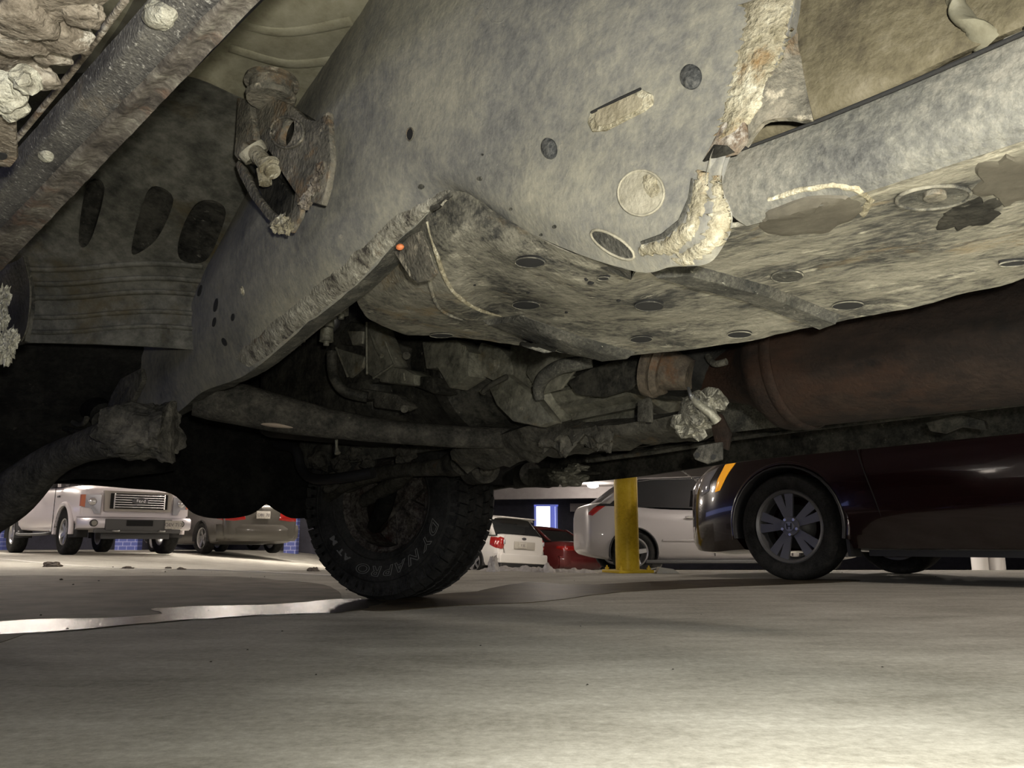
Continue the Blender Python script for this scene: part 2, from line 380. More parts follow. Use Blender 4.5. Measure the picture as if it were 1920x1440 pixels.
# outer walls; the left wall and the front wall have long openings to the blue dusk
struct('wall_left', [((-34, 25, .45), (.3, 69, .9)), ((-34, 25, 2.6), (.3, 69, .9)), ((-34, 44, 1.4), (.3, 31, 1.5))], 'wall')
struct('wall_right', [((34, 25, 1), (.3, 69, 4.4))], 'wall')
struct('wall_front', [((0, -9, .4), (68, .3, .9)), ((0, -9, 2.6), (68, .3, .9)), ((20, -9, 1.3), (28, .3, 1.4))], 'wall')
YB = 46.0
def zb(py, Y=YB): return wY(960, py, Y).z
x0, x1 = wY(1003, 1000, YB).x, wY(1045, 1000, YB).x
zt, zl = zb(948), zb(1012)
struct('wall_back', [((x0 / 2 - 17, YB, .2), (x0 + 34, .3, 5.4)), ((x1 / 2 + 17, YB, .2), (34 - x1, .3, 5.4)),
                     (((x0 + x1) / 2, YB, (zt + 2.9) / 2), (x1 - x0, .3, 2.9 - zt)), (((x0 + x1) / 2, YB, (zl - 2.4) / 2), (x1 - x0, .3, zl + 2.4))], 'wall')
# lit opening in the back wall: a white lit panel door behind a blue frame
bm = bmesh.new(); a_box(bm, ((x0 + x1) / 2, YB + .1, (zt + zl) / 2), (x1 - x0 - .1, .06, zt - zl - .04))
w = from_bm('window_1', bm, plain('lit_window', (1, 1, 1), .5, emit=(.86, .9, 1.0), estr=3.0), None, False); w['kind'] = 'structure'
bm = bmesh.new()
for xx in (x0 + .02, x1 - .05): a_box(bm, (xx, YB - .17, (zt + zl) / 2), (.12, .1, zt - zl))
a_box(bm, (x1 - .25, YB + .03, (zt + zl) / 2), (.28, .05, zt - zl))
a_box(bm, ((x0 + x1) / 2, YB - .17, zt), (x1 - x0 + .1, .1, .1))
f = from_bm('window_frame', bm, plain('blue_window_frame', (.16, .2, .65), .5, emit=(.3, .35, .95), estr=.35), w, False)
# concrete beams under the ceiling
def beam(name, xa, ya, xb, yb, z0, z1, t=.5, mat='ceil'):
    bm = bmesh.new(); a = Vector((xa, ya, 0)); b_ = Vector((xb, yb, 0)); L_ = (b_ - a).length
    a_box(bm, ((xa + xb) / 2, (ya + yb) / 2, (z0 + z1) / 2), (L_, t, z1 - z0), math.atan2(yb - ya, xb - xa))
    o = from_bm(name, bm, mat, None, False); o['kind'] = 'structure'; return o
beam('trim_1', -10, 42.5, 22, 34.5, 2.22, 2.78)
beam('trim_2', 3.1, 44.6, 26, 43.0, 1.80, 2.22, .4)
# block wall far behind the truck and the taupe sedan, blue light painted in
def block_wall(name, xa, xb, Y, z1):
    bm = bmesh.new(); a_box(bm, ((xa + xb) / 2, Y, (z1 - .5) / 2), (xb - xa, .3, z1 + .5))
    o = from_bm(name, bm, 'bluelit_wall', None, False); o['kind'] = 'structure'
for nm, pa, pb in (('wall_left_far', -60, 13), ('wall_left_mid', 222, 264), ('wall_left_near', 536, 559)):
    block_wall(nm, wY(pa, 1000, 23.5).x, wY(pb, 1000, 23.5).x, 23.5, 1.15)
struct('wall_left_back', [((-15.5, 25.0, .9), (24, .2, 3.2))], 'wall')
# painted bay line on the slab
def ribbon(name, pts, wdt, mat, z=.004, **kw):
    bm = bmesh.new(); prev = None
    P = spline([Vector((p[0], p[1], 0)) for p in pts], 8)
    for i, p in enumerate(P):
        d = (P[min(i + 1, len(P) - 1)] - P[max(i - 1, 0)]).normalized(); n = Vector((-d.y, d.x, 0)) * wdt / 2
        q = []
        for zz in (z, z - .03):
            for s in (1, -1):
                v = p + n * s; q.append(bm.verts.new((v.x, v.y, ground(v.x, v.y) + zz)))
        if prev:
            bm.faces.new((prev[0], prev[1], q[1], q[0])); bm.faces.new((prev[2], q[2], q[3], prev[3]))
            bm.faces.new((prev[0], q[0], q[2], prev[2])); bm.faces.new((prev[1], prev[3], q[3], q[1]))
        prev = q
    return from_bm(name, bm, mat, None, False)
def fl(px, py):                 # picture point -> point on the level slab
    r = ray(px, py); return EYE + r * (-CAM_H / r.z)
a, b2 = fl(20, 1049), fl(560, 1076)
d = (b2 - a)
ln = ribbon('trim_3', [a - d * .5, a, b2, b2 + d * .2], .10, plain('worn_white_line', (.74, .72, .66), .7)); ln['kind'] = 'structure'

def ceiling_light(x, y, power, vis_d=.5, color=(1, .9, .78), label=None, gl=None):
    e = empty('ceiling_light', (x, y, CZ)); tag(e, label, 'ceiling light', gl)
    bm = bmesh.new(); a_cyl(bm, (0, 0, -.10), (0, 0, .0), vis_d * .42, vis_d * .3, 24); from_bm('housing', bm, 'lamphousing', e)
    bm = bmesh.new(); a_ball(bm, (0, 0, -.11), (vis_d / 2, vis_d / 2, .09), 24, 10); from_bm('diffuser', bm, 'lampglow', e)
    l = lamp('bulb_light', 'POINT', (0, 0, -.35), power, color, .12); l.parent = e
    return e
lp = wY(1112, 917, 36.6)
ceiling_light(lp.x, lp.y, 150, .5, label='round glowing ceiling lamp above the white SUV and the lit window')
LAMPS = ['ceiling lamp over the bay between the pickup truck and the taupe sedan', 'ceiling lamp over the taupe sedan', 'ceiling lamp over the cab of the pickup truck', 'ceiling lamp over the bed of the pickup truck', 'ceiling lamp over the lane left of the pickup truck', 'ceiling lamp over the front of the silver car', 'added unseen ceiling lamp over the tail of the maroon sedan, lighting the bollard', 'ceiling lamp over the ramp before the red sedan', 'ceiling lamp over the bays behind the silver car', 'ceiling lamp over the short white posts', 'ceiling lamp over the lane before the pickup truck']
for i, (x, y, p) in enumerate([(-5.9, 17.6, 100), (-4.2, 17.8, 85), (-9.6, 17.8, 125), (-11.2, 18.0, 110), (-12.5, 12.0, 120), (4.5, 10.8, 110), (4.6, 0.6, 130), (1.0, 20.0, 170), (9.0, 17, 110), (11.5, 7.5, 110), (-6.0, 9.6, 75)]):  # the lamp by the maroon sedan's tail is added to brighten the bollard
    ceiling_light(x, y, p, .6, (1, .87, .74), LAMPS[i], 'ceiling lamps over the bays')

# ------------------------------------------------------------------ the vehicle overhead
# local axes: x to its right side (away from the lens), y forward, z up; origin on the slab under the lens
SUV = empty('off_road_suv', (0, 0, 0), TH)
tag(SUV, 'grimy off-road vehicle seen from below: frame rail, skid plate, rusty muffler and front wheel', 'SUV')
CX = 1.35                      # centre line of the vehicle
HOLES = []
def G(rows, f=None):           # rows of (px, py, x) measured on the frame, lateral position x in metres
    return [[vx(*p) for p in r] for r in rows]
def row(x, *pts): return [(p[0], p[1], (p[2] if len(p) > 2 else x)) for p in pts]

# --- floor pan above the near rail
def pz(px, py, z): return vz(px, py, z)
pan = [[pz(-150, -330, 1.10), pz(300, -330, 1.10), pz(700, -330, 1.10), pz(1050, -330, 1.10)],
       [pz(-150, 0, 1.00), pz(350, 0, 1.00), pz(640, 0, 1.00), pz(900, 0, 1.00)],
       [pz(-100, 80, .985), pz(300, 90, .985), pz(520, 110, .985), pz(760, 150, .985)],
       [pz(-60, 150, .97), pz(300, 135, .968), pz(470, 190, .965), pz(700, 280, .95)]]
sheet('floor_pan', pan, 'pan', SUV, .004, (6, 6), pid='pan')
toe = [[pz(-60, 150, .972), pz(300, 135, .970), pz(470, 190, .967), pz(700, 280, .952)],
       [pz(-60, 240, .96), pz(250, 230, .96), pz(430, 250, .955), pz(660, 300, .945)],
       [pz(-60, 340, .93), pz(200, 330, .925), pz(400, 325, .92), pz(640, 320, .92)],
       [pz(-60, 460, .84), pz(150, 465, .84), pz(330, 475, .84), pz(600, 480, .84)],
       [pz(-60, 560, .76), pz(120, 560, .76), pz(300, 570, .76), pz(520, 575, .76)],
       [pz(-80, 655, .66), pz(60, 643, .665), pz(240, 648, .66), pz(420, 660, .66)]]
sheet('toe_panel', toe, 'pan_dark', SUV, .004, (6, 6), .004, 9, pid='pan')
# pockets between the toe panel ribs, their shade painted in a dark tone
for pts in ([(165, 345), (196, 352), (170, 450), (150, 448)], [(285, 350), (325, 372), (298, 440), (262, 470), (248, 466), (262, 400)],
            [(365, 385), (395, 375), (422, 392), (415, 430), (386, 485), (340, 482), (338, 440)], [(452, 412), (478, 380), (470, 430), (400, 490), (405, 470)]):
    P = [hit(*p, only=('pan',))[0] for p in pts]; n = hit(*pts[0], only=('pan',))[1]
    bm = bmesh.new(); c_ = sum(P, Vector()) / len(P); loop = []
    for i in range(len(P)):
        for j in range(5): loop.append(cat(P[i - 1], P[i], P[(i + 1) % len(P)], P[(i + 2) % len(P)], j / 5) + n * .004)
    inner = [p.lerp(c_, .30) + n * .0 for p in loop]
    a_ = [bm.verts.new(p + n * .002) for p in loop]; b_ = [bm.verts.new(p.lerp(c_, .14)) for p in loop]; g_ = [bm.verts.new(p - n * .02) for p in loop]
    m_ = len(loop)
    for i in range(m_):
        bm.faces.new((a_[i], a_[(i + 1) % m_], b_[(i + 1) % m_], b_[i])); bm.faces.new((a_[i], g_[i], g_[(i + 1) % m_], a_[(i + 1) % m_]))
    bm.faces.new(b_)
    from_bm('pocket_shade', bm, 'oily_shade', SUV, True, 40)
for y_, in ((500,), (527,), (553,), (590,), (618,)):
    P = [hit(x_, y_ + 6 * math.sin(x_ / 60), only=('pan',)) for x_ in (-40, 60, 140, 220, 300, 380)]
    bm = bmesh.new(); a_tube(bm, [p[0] for p in P], .009, 10, 6, .6); from_bm('floor_swage', bm, 'pan_dark', SUV)
# raised ribs of the lit pan
for pts in (((380, 20), (520, 60), (660, 40)), ((430, 90), (540, 120), (640, 110))):
    P = [hit(*p, only=('pan',))[0] for p in pts]; bm = bmesh.new(); a_tube(bm, P, .010, 10, 6, .3); from_bm('floor_swage', bm, 'pan', SUV)

# --- body shell above (closes the space over the frame)
bm = bmesh.new()
for s_ in (-1, 1):
    x_ = CX + s_ * 1.02
    a_prism(bm, [(x_, -1.9, .86), (x_, 2.25, .86), (x_, 2.35, 1.05), (x_, 2.75, 1.20), (x_, 3.3, 1.14), (x_, 3.75, .95), (x_, 3.85, .60), (x_, 3.95, .60), (x_, 3.95, 1.05), (x_, 3.7, 1.2), (x_, 2.3, 1.25), (x_, 1.7, 1.75), (x_, -1.6, 1.8), (x_, -1.9, 1.3)], (-s_ * .05, 0, 0))
a_prism(bm, [(CX - 1, 3.9, .62), (CX + 1, 3.9, .62), (CX + 1, 3.9, 1.12), (CX - 1, 3.9, 1.12)], (0, -.05, 0))
a_prism(bm, [(CX - 1, -1.9, .7), (CX + 1, -1.9, .7), (CX + 1, -1.9, 1.3), (CX - 1, -1.9, 1.3)], (0, .05, 0))
a_box(bm, (CX, 2.9, 1.19), (2.0, 2.0, .04)); a_box(bm, (CX, .0, 1.79), (2.0, 3.5, .04))
a_prism(bm, [(CX - 1, 2.3, 1.22), (CX + 1, 2.3, 1.22), (CX + .95, 1.65, 1.78), (CX - .95, 1.65, 1.78)], (0, -.04, 0))
a_prism(bm, [(CX - 1, -1.85, 1.25), (CX + 1, -1.85, 1.25), (CX + .95, -1.6, 1.78), (CX - .95, -1.6, 1.78)], (0, .04, 0))
from_bm('body_shell', bm, 'navy', SUV, True, 30)
bm = bmesh.new(); a_box(bm, (CX, .9, 1.16), (2.0, 5.8, .03)); from_bm('cabin_floor', bm, 'underblack', SUV, False)
sheet('floor_pan', [[(CX - .7, -1.8, .93), (CX, -1.8, .95), (CX + 1.0, -1.8, .90)], [(CX - .72, .4, .93), (CX, .4, .97), (CX + 1.0, .4, .90)], [(CX - .6, 1.9, .93), (CX, 1.9, .97), (CX + 1.0, 1.9, .85)]], 'pan_dark', SUV, .004, (4, 4), .006, 8)
# front bumper underside and air dam, far beyond the wheel
bm = bmesh.new()
ed = [(-120, 985), (20, 962), (60, 925), (112, 906), (250, 915), (330, 925), (372, 962), (420, 972), (470, 965), (504, 944), (530, 958), (565, 972), (640, 960), (760, 930)]
yv = 3.35
lo = [vy(px, py, yv) for px, py in ed]
P = spline(lo, 5); top = [Vector((p.x, p.y + .06, .98)) for p in P]
a_ = [bm.verts.new(p) for p in P]; b_ = [bm.verts.new(p) for p in top]; a2 = [bm.verts.new(p + Vector((0, .05, 0))) for p in P]; b2_ = [bm.verts.new(p + Vector((0, .05, 0))) for p in top]
for i in range(len(P) - 1):
    bm.faces.new((a_[i], a_[i + 1], b_[i + 1], b_[i])); bm.faces.new((a2[i], b2_[i], b2_[i + 1], a2[i + 1])); bm.faces.new((a_[i], a2[i], a2[i + 1], a_[i + 1])); bm.faces.new((b_[i], b_[i + 1], b2_[i + 1], b2_[i]))
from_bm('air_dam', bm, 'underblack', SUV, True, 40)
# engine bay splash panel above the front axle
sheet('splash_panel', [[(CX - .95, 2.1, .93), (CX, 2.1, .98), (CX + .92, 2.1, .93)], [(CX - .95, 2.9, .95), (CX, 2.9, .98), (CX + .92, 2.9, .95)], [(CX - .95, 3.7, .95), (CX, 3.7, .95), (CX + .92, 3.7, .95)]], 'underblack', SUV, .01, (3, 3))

# --- far sill, far body side and far frame rail
fs = [(770, 948), (940, 915), (1100, 904), (1200, 893), (1400, 864), (1660, 838), (1920, 812), (2200, 785)]
low = [vx(px, py, 2.42) for px, py in fs]
def strip(name, lows, up, back, mat, k=3, disp=0):
    """long channel: outline running along the vehicle, up = height, back = depth towards the far side"""
    P = spline([Vector(p) for p in lows], k); bm = bmesh.new(); prev = None
    for p in P:
        q = [bm.verts.new(p + Vector(o_)) for o_ in ((0, 0, 0), (-.012, 0, up * .5), (0, 0, up), (back, 0, up), (back, 0, .012))]
        if prev:
            for j in range(5): bm.faces.new((prev[j], prev[(j + 1) % 5], q[(j + 1) % 5], q[j]))
        else: bm.faces.new(q)
        prev = q
    bm.faces.new(prev[::-1]); return from_bm(name, bm, mat, SUV, True, 35)
reg(strip('far_sill', low, .30, .10, 'oily_shade'), 'far')
fr_ = [(560, 880), (700, 862), (860, 838), (1000, 842), (1110, 850), (1360, 812), (1640, 785), (1920, 760), (2200, 735)]
reg(strip('far_frame_rail', [vx(px, py, 1.86) for px, py in fr_], .15, .08, 'skid_dark'), 'far')
fr2 = [(1110, 868), (1230, 850), (1370, 826)]
strip('far_rail_flange', [vx(px, py, 1.80) for px, py in fr2], .022, .05, 'oily_shade')
# far inner fender and wheel house
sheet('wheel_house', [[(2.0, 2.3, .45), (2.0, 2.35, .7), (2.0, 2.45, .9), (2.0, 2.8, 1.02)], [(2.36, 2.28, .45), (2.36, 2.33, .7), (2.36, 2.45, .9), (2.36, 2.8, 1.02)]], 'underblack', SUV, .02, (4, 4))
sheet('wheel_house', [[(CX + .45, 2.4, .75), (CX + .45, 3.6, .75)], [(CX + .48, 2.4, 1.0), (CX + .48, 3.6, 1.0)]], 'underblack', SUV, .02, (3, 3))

# --- front wheel on the far side
def tyre_at():
    Rr, rim, w_ = .408, .212, .285; h = w_ / 2
    bm = bmesh.new(); a_lathe(bm, [(-h * .70, rim * .99), (-h * .78, rim * 1.03), (h * .78, rim * 1.03), (h * .70, rim * .93), (h * .45, rim * .90), (h * .3, rim * .55), (h * .35, .001)], 64)
    a_lathe(bm, [(-h * .70, rim * .99), (-h * .66, rim * .92), (h * .3, rim * .88)], 64)
    for i in range(6):
        a0 = 2 * math.pi * i / 6 + .4; c, s = math.cos(a0), math.sin(a0)
        a_box(bm, (h * .22, c * rim * .5, s * rim * .5), (.05, rim * .95, rim * .26), Matrix.Rotation(a0, 4, 'X'))
    wheel = from_bm('front_wheel', bm, grime('dusty_wheel_back', [(.34, (.012, .011, .010)), (.5, (.035, .030, .027)), (.7, (.085, .078, .068))], 20, 80, None, .6, 30, (.022, .01, .008), .55, .7), SUV, True, 40)
    wheel.location = (2.135, 2.995, Rr + .002); wheel.rotation_euler = (0, 0, R(20))
    bm = bmesh.new(); prof = tire_prof(Rr - .012, rim, w_); a_lathe(bm, prof, 96)
    # fine moulded rings
    for rr in (.245, .335): a_lathe(bm, [(-h * .99, rr - .003), (-h * 1.015, rr), (-h * .99, rr + .003)], 96)
    ti = from_bm('tire', bm, 'rubber', wheel, True, 50)
    bm = bmesh.new(); n = 52
    for i in range(n):
        for lane, (x_, wx, dl, off) in enumerate(((-h * .86, .052, .040, 0), (-h * .47, .050, .042, .5), (-.006, .050, .042, .1), (h * .45, .050, .042, .6), (h * .86, .052, .040, .15))):
            a0 = 2 * math.pi * (i + off) / n; rr = Rr - (.0145 if abs(x_) > h * .8 else .009)
            mt = Matrix.Rotation(a0, 4, 'X') @ Matrix.Translation((x_, 0, rr)) @ Matrix.Rotation(R(14 if lane % 2 else -12), 4, 'Z') @ Matrix.Rotation(R(-24 if lane == 0 else (24 if lane == 4 else 0)), 4, 'Y')
            bmesh.ops.create_cube(bm, size=1, matrix=mt @ Matrix.Diagonal((wx * (1.0 if (i + lane) % 2 else .86), dl * 1.02, .018, 1)))
            if lane in (0, 4):   # shoulder lugs running down the side wall
                sg = -1 if lane == 0 else 1
                mt = Matrix.Rotation(a0, 4, 'X') @ Matrix.Translation((sg * h * .985, 0, rr - .026)) @ Matrix.Rotation(R(sg * 12), 4, 'Y')
                bmesh.ops.create_cube(bm, size=1, matrix=mt @ Matrix.Diagonal((.006, dl * (.95 if i % 2 else .55), .05, 1)))
    o = from_bm('tread', bm, 'rubber', wheel, False)
    # raised side wall lettering on the inner side, bent round the wheel
    def bend(s, size, r0, a_start, sgn, outline, gap=1.0):
        ang = a_start
        for ch in s:
            if ch == ' ': ang -= size * .45 / r0; continue
            cu = bpy.data.curves.new('l', 'FONT'); cu.body = ch; cu.size = size; cu.shear = .28 if outline else 0.0
            if outline: cu.fill_mode = 'NONE'; cu.bevel_depth = .0011; cu.offset = .001
            else: cu.extrude = .0015; cu.offset = .0012
            o = bpy.data.objects.new('tmp', cu); COL.objects.link(o); bpy.context.view_layer.update()
            me = bpy.data.meshes.new_from_object(o.evaluated_get(bpy.context.evaluated_depsgraph_get())); bpy.data.objects.remove(o); bpy.data.curves.remove(cu)
            w0 = max((v.co.x for v in me.vertices), default=size * .5)
            for v in me.vertices:
                a_ = ang - (v.co.x * gap) / r0; r_ = r0 + v.co.y * (1.1 if outline else .8)
                u = (r_ - rim) / (Rr - rim); xx = -h * (1.0 - .10 * abs(u - .5) * 2) - .002 - v.co.z
                # angle measured anticlockwise from straight aft as seen from the inner side
                v.co = Vector((xx, -math.cos(a_) * r_, math.sin(a_) * r_))
            link('tire_letter', me, 'letter', wheel, False); ang -= (w0 * gap + size * .10) / r0
    bend('DYNAPRO', .050, .274, R(-16), 1, True, 1.5)
    bend("AT M", .040, .278, R(-121), 1, False, 1.3)
    # knuckle, brake shield, half shaft
    return wheel
W_ = tyre_at()
W2 = W_.copy(); COL.objects.link(W2); W2.location = (.325, 2.988, W_.location.z); W2.rotation_euler = (0, 0, R(15 + 180))   # the near wheel, left of the frame
for ch in list(W_.children):
    c2 = ch.copy(); COL.objects.link(c2); c2.parent = W2
# --- engine, gearbox and exhaust between the rails
def X(px, py, x): return vx(px, py, x)
def tube_part(name, pts, rad, mat, par=SUV, n=14, k=6, flat=1.0, pid=None):
    bm = bmesh.new(); a_tube(bm, pts, rad, n, k, flat); o = from_bm(name, bm, mat, par, True, 50)
    if pid: reg(o, pid)
    return o
def plate_px(name, x, pts, th, mat, bv=.003, par=SUV, slant=0.0, pid=None):
    """flat bracket lying across the line of sight: outline at lateral position x, thickness th away from the lens"""
    P = [X(p[0], p[1], (p[2] if len(p) > 2 else x)) for p in pts]; bm = bmesh.new(); a_prism(bm, P, (th, slant * th, 0))
    bmesh.ops.recalc_face_normals(bm, faces=bm.faces)
    if bv: bevel(bm, bv)
    o = from_bm(name, bm, mat, par, True, 35)
    if pid: reg(o, pid)
    return o
# engine block mass and sump
bm = bmesh.new(); a_box(bm, (1.50, 2.25, .80), (.50, .70, .44)); bevel(bm, .05, 3); a_box(bm, (1.30, 2.1, .72), (.10, .6, .10)); bevel(bm, .01, 1)
reg(from_bm('engine_block', bm, 'oily_shade', SUV, True, 40), 'eng')
bm = bmesh.new(); a_box(bm, (1.62, 2.05, .68), (.42, .50, .14)); bevel(bm, .04, 3); from_bm('oil_pan', bm, 'oily_shade', SUV, True, 40)
# gearbox: bell housing, main case, tail
tr = empty('gearbox', (0, 0, 0), 0, SUV)
def AY(y, r): return (y, r)
def lathe_y(name, prof, cx, cz, mat, par=SUV, n=40, sx=1, sz=1, pid=None):
    bm = bmesh.new(); rings = [[bm.verts.new((cx + r * sx * math.cos(2 * math.pi * j / n), y, cz + r * sz * math.sin(2 * math.pi * j / n))) for j in range(n)] for y, r in prof]
    for a_, b_ in zip(rings, rings[1:]):
        for j in range(n): bm.faces.new((a_[j], a_[(j + 1) % n], b_[(j + 1) % n], b_[j]))
    bm.faces.new(rings[0]); bm.faces.new(rings[-1][::-1])
    o = from_bm(name, bm, mat, par, True, 40)
    if pid: reg(o, pid)
    return o
lathe_y('bell_housing', [(1.90, .19), (1.72, .19), (1.70, .205), (1.66, .205), (1.64, .185), (1.42, .15), (1.38, .16)], 1.50, .72, 'oily_shade', tr, pid='eng')
lathe_y('gear_case', [(1.40, .155), (1.36, .165), (1.32, .165), (1.30, .145), (1.10, .135), (1.08, .15), (1.05, .15), (1.03, .125), (.80, .105), (.78, .12), (.75, .12), (.73, .08), (.55, .065)], 1.46, .655, 'cast', tr, 36, 1, .95, pid='eng')
for i in range(9):
    a0 = R(150 + i * 16); bm = bmesh.new()
    a_prism(bm, [(1.46 + math.cos(a0) * .135, 1.30, .655 + math.sin(a0) * .125), (1.46 + math.cos(a0) * .165, 1.28, .655 + math.sin(a0) * .155), (1.46 + math.cos(a0) * .155, 1.10, .655 + math.sin(a0) * .145), (1.46 + math.cos(a0) * .13, 1.08, .655 + math.sin(a0) * .125)], (.004, 0, .008)); from_bm('case_rib', bm, 'cast', tr, True, 30)
def hbolt(px, py, r, name='bolt', mat='arm', only=None, par=SUV, h=.5, washer=True):
    p, n = hit(px, py, only); bm = bmesh.new(); a_cyl(bm, p - n * r * .3, p + n * r * h * 1.3, r, r * .96, 6)
    if washer: a_cyl(bm, p - n * r * .3, p + n * r * .25, r * 1.5, r * 1.4, 20)
    return from_bm(name, bm, mat, par, True, 35)
# finned castings of the timing side, triangular webs
for nm, x_, pts, th, mt_ in (('casting_web', 1.22, [(686, 603), (700, 604), (708, 612), (738, 684), (700, 709), (687, 700)], .05, 'cast'), ('casting_web', 1.24, [(630, 652), (683, 668), (678, 690), (655, 709), (648, 700)], .05, 'cast'),
                    ('casting_web', 1.24, [(655, 602), (683, 608), (683, 622), (676, 650), (640, 646), (634, 630)], .04, 'oily_shade'), ('casting_web', 1.23, [(650, 620), (680, 620), (678, 645), (660, 648)], .012, 'cast'),
                    ('engine_mount', 1.22, [(712, 700), (736, 688), (760, 692), (776, 702), (776, 722), (756, 720), (710, 716)], .07, 'cast'), ('engine_mount', 1.24, [(776, 705), (810, 706), (826, 735), (812, 738), (776, 724)], .06, 'oily_shade'),
                    ('sump_guard', 1.16, [(665, 742), (675, 728), (705, 732), (745, 740), (768, 762), (752, 770), (700, 764), (700, 748), (676, 750)], .03, 'arm'),
                    ('casting_web', 1.26, [(790, 640), (856, 636), (880, 660), (878, 705), (842, 728), (820, 690), (798, 692)], .06, 'cast')):
    plate_px(nm, x_, pts, th, mt_, .006, pid='eng')
for (a_, b_) in (((687, 604), (688, 702)), ((630, 652), (652, 706)), ((700, 709), (740, 682)), ((722, 640), (740, 684))):
    tube_part('casting_rib', [X(*a_, 1.215), X(*b_, 1.215)], .0035, 'cast', n=8, k=1)
tube_part('casting_rib', [X(692, 618, 1.212), X(705, 650, 1.212), X(716, 668, 1.212)], [.002, .005, .007], 'cast', n=8)
tube_part('casting_rib', [X(757, 700, 1.212), X(759, 714, 1.212)], .003, 'cast', n=8, k=1)
bm = bmesh.new(); a_cyl(bm, X(762, 667, 1.20), X(762, 667, 1.26), .010, .010, 20); from_bm('casting_boss', bm, 'arm', SUV, True, 35)
bm = bmesh.new(); a_cyl(bm, X(758, 767, 1.13), X(758, 767, 1.18), .009, .009, 20); from_bm('drain_bolt', bm, 'arm', SUV, True, 35)
# ribbed plastic boots beside the rail
for (px, py, n_) in ((520, 668, 2), (540, 655, 2), (560, 640, 3), (577, 622, 3), (596, 607, 3), (612, 640, 2), (618, 596, 3), (640, 590, 3)):
    b = X(px, py, .98); bm = bmesh.new()
    for i in range(n_):
        z0 = b.z + i * .034; a_cyl(bm, (b.x, b.y, z0), (b.x, b.y, z0 + .030), .017, .0155, 14)
    a_cyl(bm, (b.x, b.y, b.z - .01), (b.x, b.y, b.z + n_ * .034 + .1), .007, None, 10)
    from_bm('ribbed_boot', bm, 'cast', SUV, True, 40)
tube_part('coolant_hose', [X(622, 660, 1.1), X(623, 690, 1.1), X(630, 715, 1.1), X(650, 735, 1.12), X(690, 745, 1.16)], .014, 'oily_shade')
bm = bmesh.new(); a_ball(bm, X(618, 600, 1.02), (.022, .04, .034)); from_bm('plastic_connector', bm, 'blackplastic', SUV)
# side of the gearbox with brackets, plugs and hoses
for nm, x_, pts, th, mt_ in (('mount_plate', 1.30, [(900, 640), (935, 650), (958, 672), (962, 700), (940, 722), (905, 706), (888, 676)], .05, 'cast'), ('mount_plate', 1.28, [(912, 720), (948, 700), (1000, 740), (1040, 790), (1010, 800), (960, 790), (930, 760)], .03, 'cast'),
                    ('heat_shield', 1.25, [(1000, 640), (1100, 640), (1130, 660), (1080, 690), (1050, 730), (1010, 740), (985, 700)], .01, 'cast'),
                    ('heat_shield', 1.27, [(1108, 690), (1150, 676), (1190, 665), (1210, 690), (1180, 730), (1130, 745), (1080, 740), (1060, 715)], .012, 'oily_shade'),
                    ('mount_tab', 1.24, [(1195, 752), (1218, 742), (1222, 760), (1222, 792), (1194, 790)], .006, 'arm')):
    plate_px(nm, x_, pts, th, mt_, .008, pid='eng')
for (px, py, r) in ((925, 683, .016), (992, 713, .008), (905, 735, .006), (955, 750, .007), (975, 765, .006), (1060, 760, .008), (1140, 640, .006), (868, 655, .007)):
    hbolt(px, py, r, 'casing_bolt', 'cast', par=tr)
tube_part('corrugated_hose', [X(1012, 748, 1.21), X(1010, 728, 1.2), X(1022, 705, 1.19), X(1050, 688, 1.18), X(1075, 683, 1.18), X(1110, 678, 1.2)], [.010, .013, .015, .015, .015, .012], 'skid_dark', n=12, k=8)
tube_part('breather_pipe', [X(905, 735, 1.2), X(920, 722, 1.2), X(950, 706, 1.2)], .006, 'oily_shade')
# exhaust: front pipe with flange, bracket, sensor in crumpled foil, big rusty muffler
ex = empty('exhaust', (0, 0, 0), 0, SUV)
lathe_y('muffler', [(-1.2, .06), (-1.12, .11), (.66, .108), (.69, .112), (.705, .108), (.72, .092), (.76, .06), (.82, .045), (.86, .04)], 1.30, .535, 'muffler', ex, 56, 1.12, .98, pid='muf')
lathe_y('muffler_band', [(.655, .110), (.66, .1135), (.67, .1135), (.675, .110)], 1.30, .535, 'muffler', ex, 56, 1.12, .98)
tube_part('front_pipe', [(1.30, .84, .535), (1.33, .98, .56), (1.35, 1.10, .60), (1.36, 1.3, .66)], .042, 'oily_shade', ex, n=20)
p0 = X(1232, 688, 1.22)
bm = bmesh.new(); d_ = Vector((.25, -1, -.35)).normalized(); a_cyl(bm, p0 - d_ * .01, p0 + d_ * .006, .058, .058, 36); a_cyl(bm, p0 + d_ * .010, p0 + d_ * .022, .054, .048, 36); a_cyl(bm, p0 + d_ * .02, p0 + d_ * .07, .040, .028, 30)
from_bm('pipe_flange', bm, grime('rusty_flange', [(.34, (.025, .021, .017)), (.5, (.06, .05, .038)), (.7, (.11, .09, .068))], 16, 70, None, .6, 30, (.08, .035, .012), .5, .7), ex, True, 40)
tube_part('front_pipe', [X(1240, 690, 1.26), X(1300, 690, 1.28), X(1350, 690, 1.30), X(1400, 690, 1.3)], [.05, .055, .05, .05], 'underblack', ex, n=18)
tube_part('pipe_clamp', [X(1327, 668, 1.22), X(1340, 682, 1.21), X(1362, 678, 1.21)], .006, 'arm', ex)
for dx, dy, s_, r_ in ((1312, 772, .036, 0), (1300, 795, .034, 1), (1330, 757, .028, 2)):
    bm = bmesh.new(); bmesh.ops.create_icosphere(bm, subdivisions=3, radius=1); c_ = X(dx, dy, 1.16)
    for v in bm.verts:
        v.co *= 1 + .5 * noise.cell(v.co * 1.8 + Vector((r_, 0, 0))) - .2; v.co = c_ + Vector((v.co.x * s_ * .6, v.co.y * s_, v.co.z * s_ * .8))
    from_bm('heat_foil', bm, 'foil', ex, True, 20)
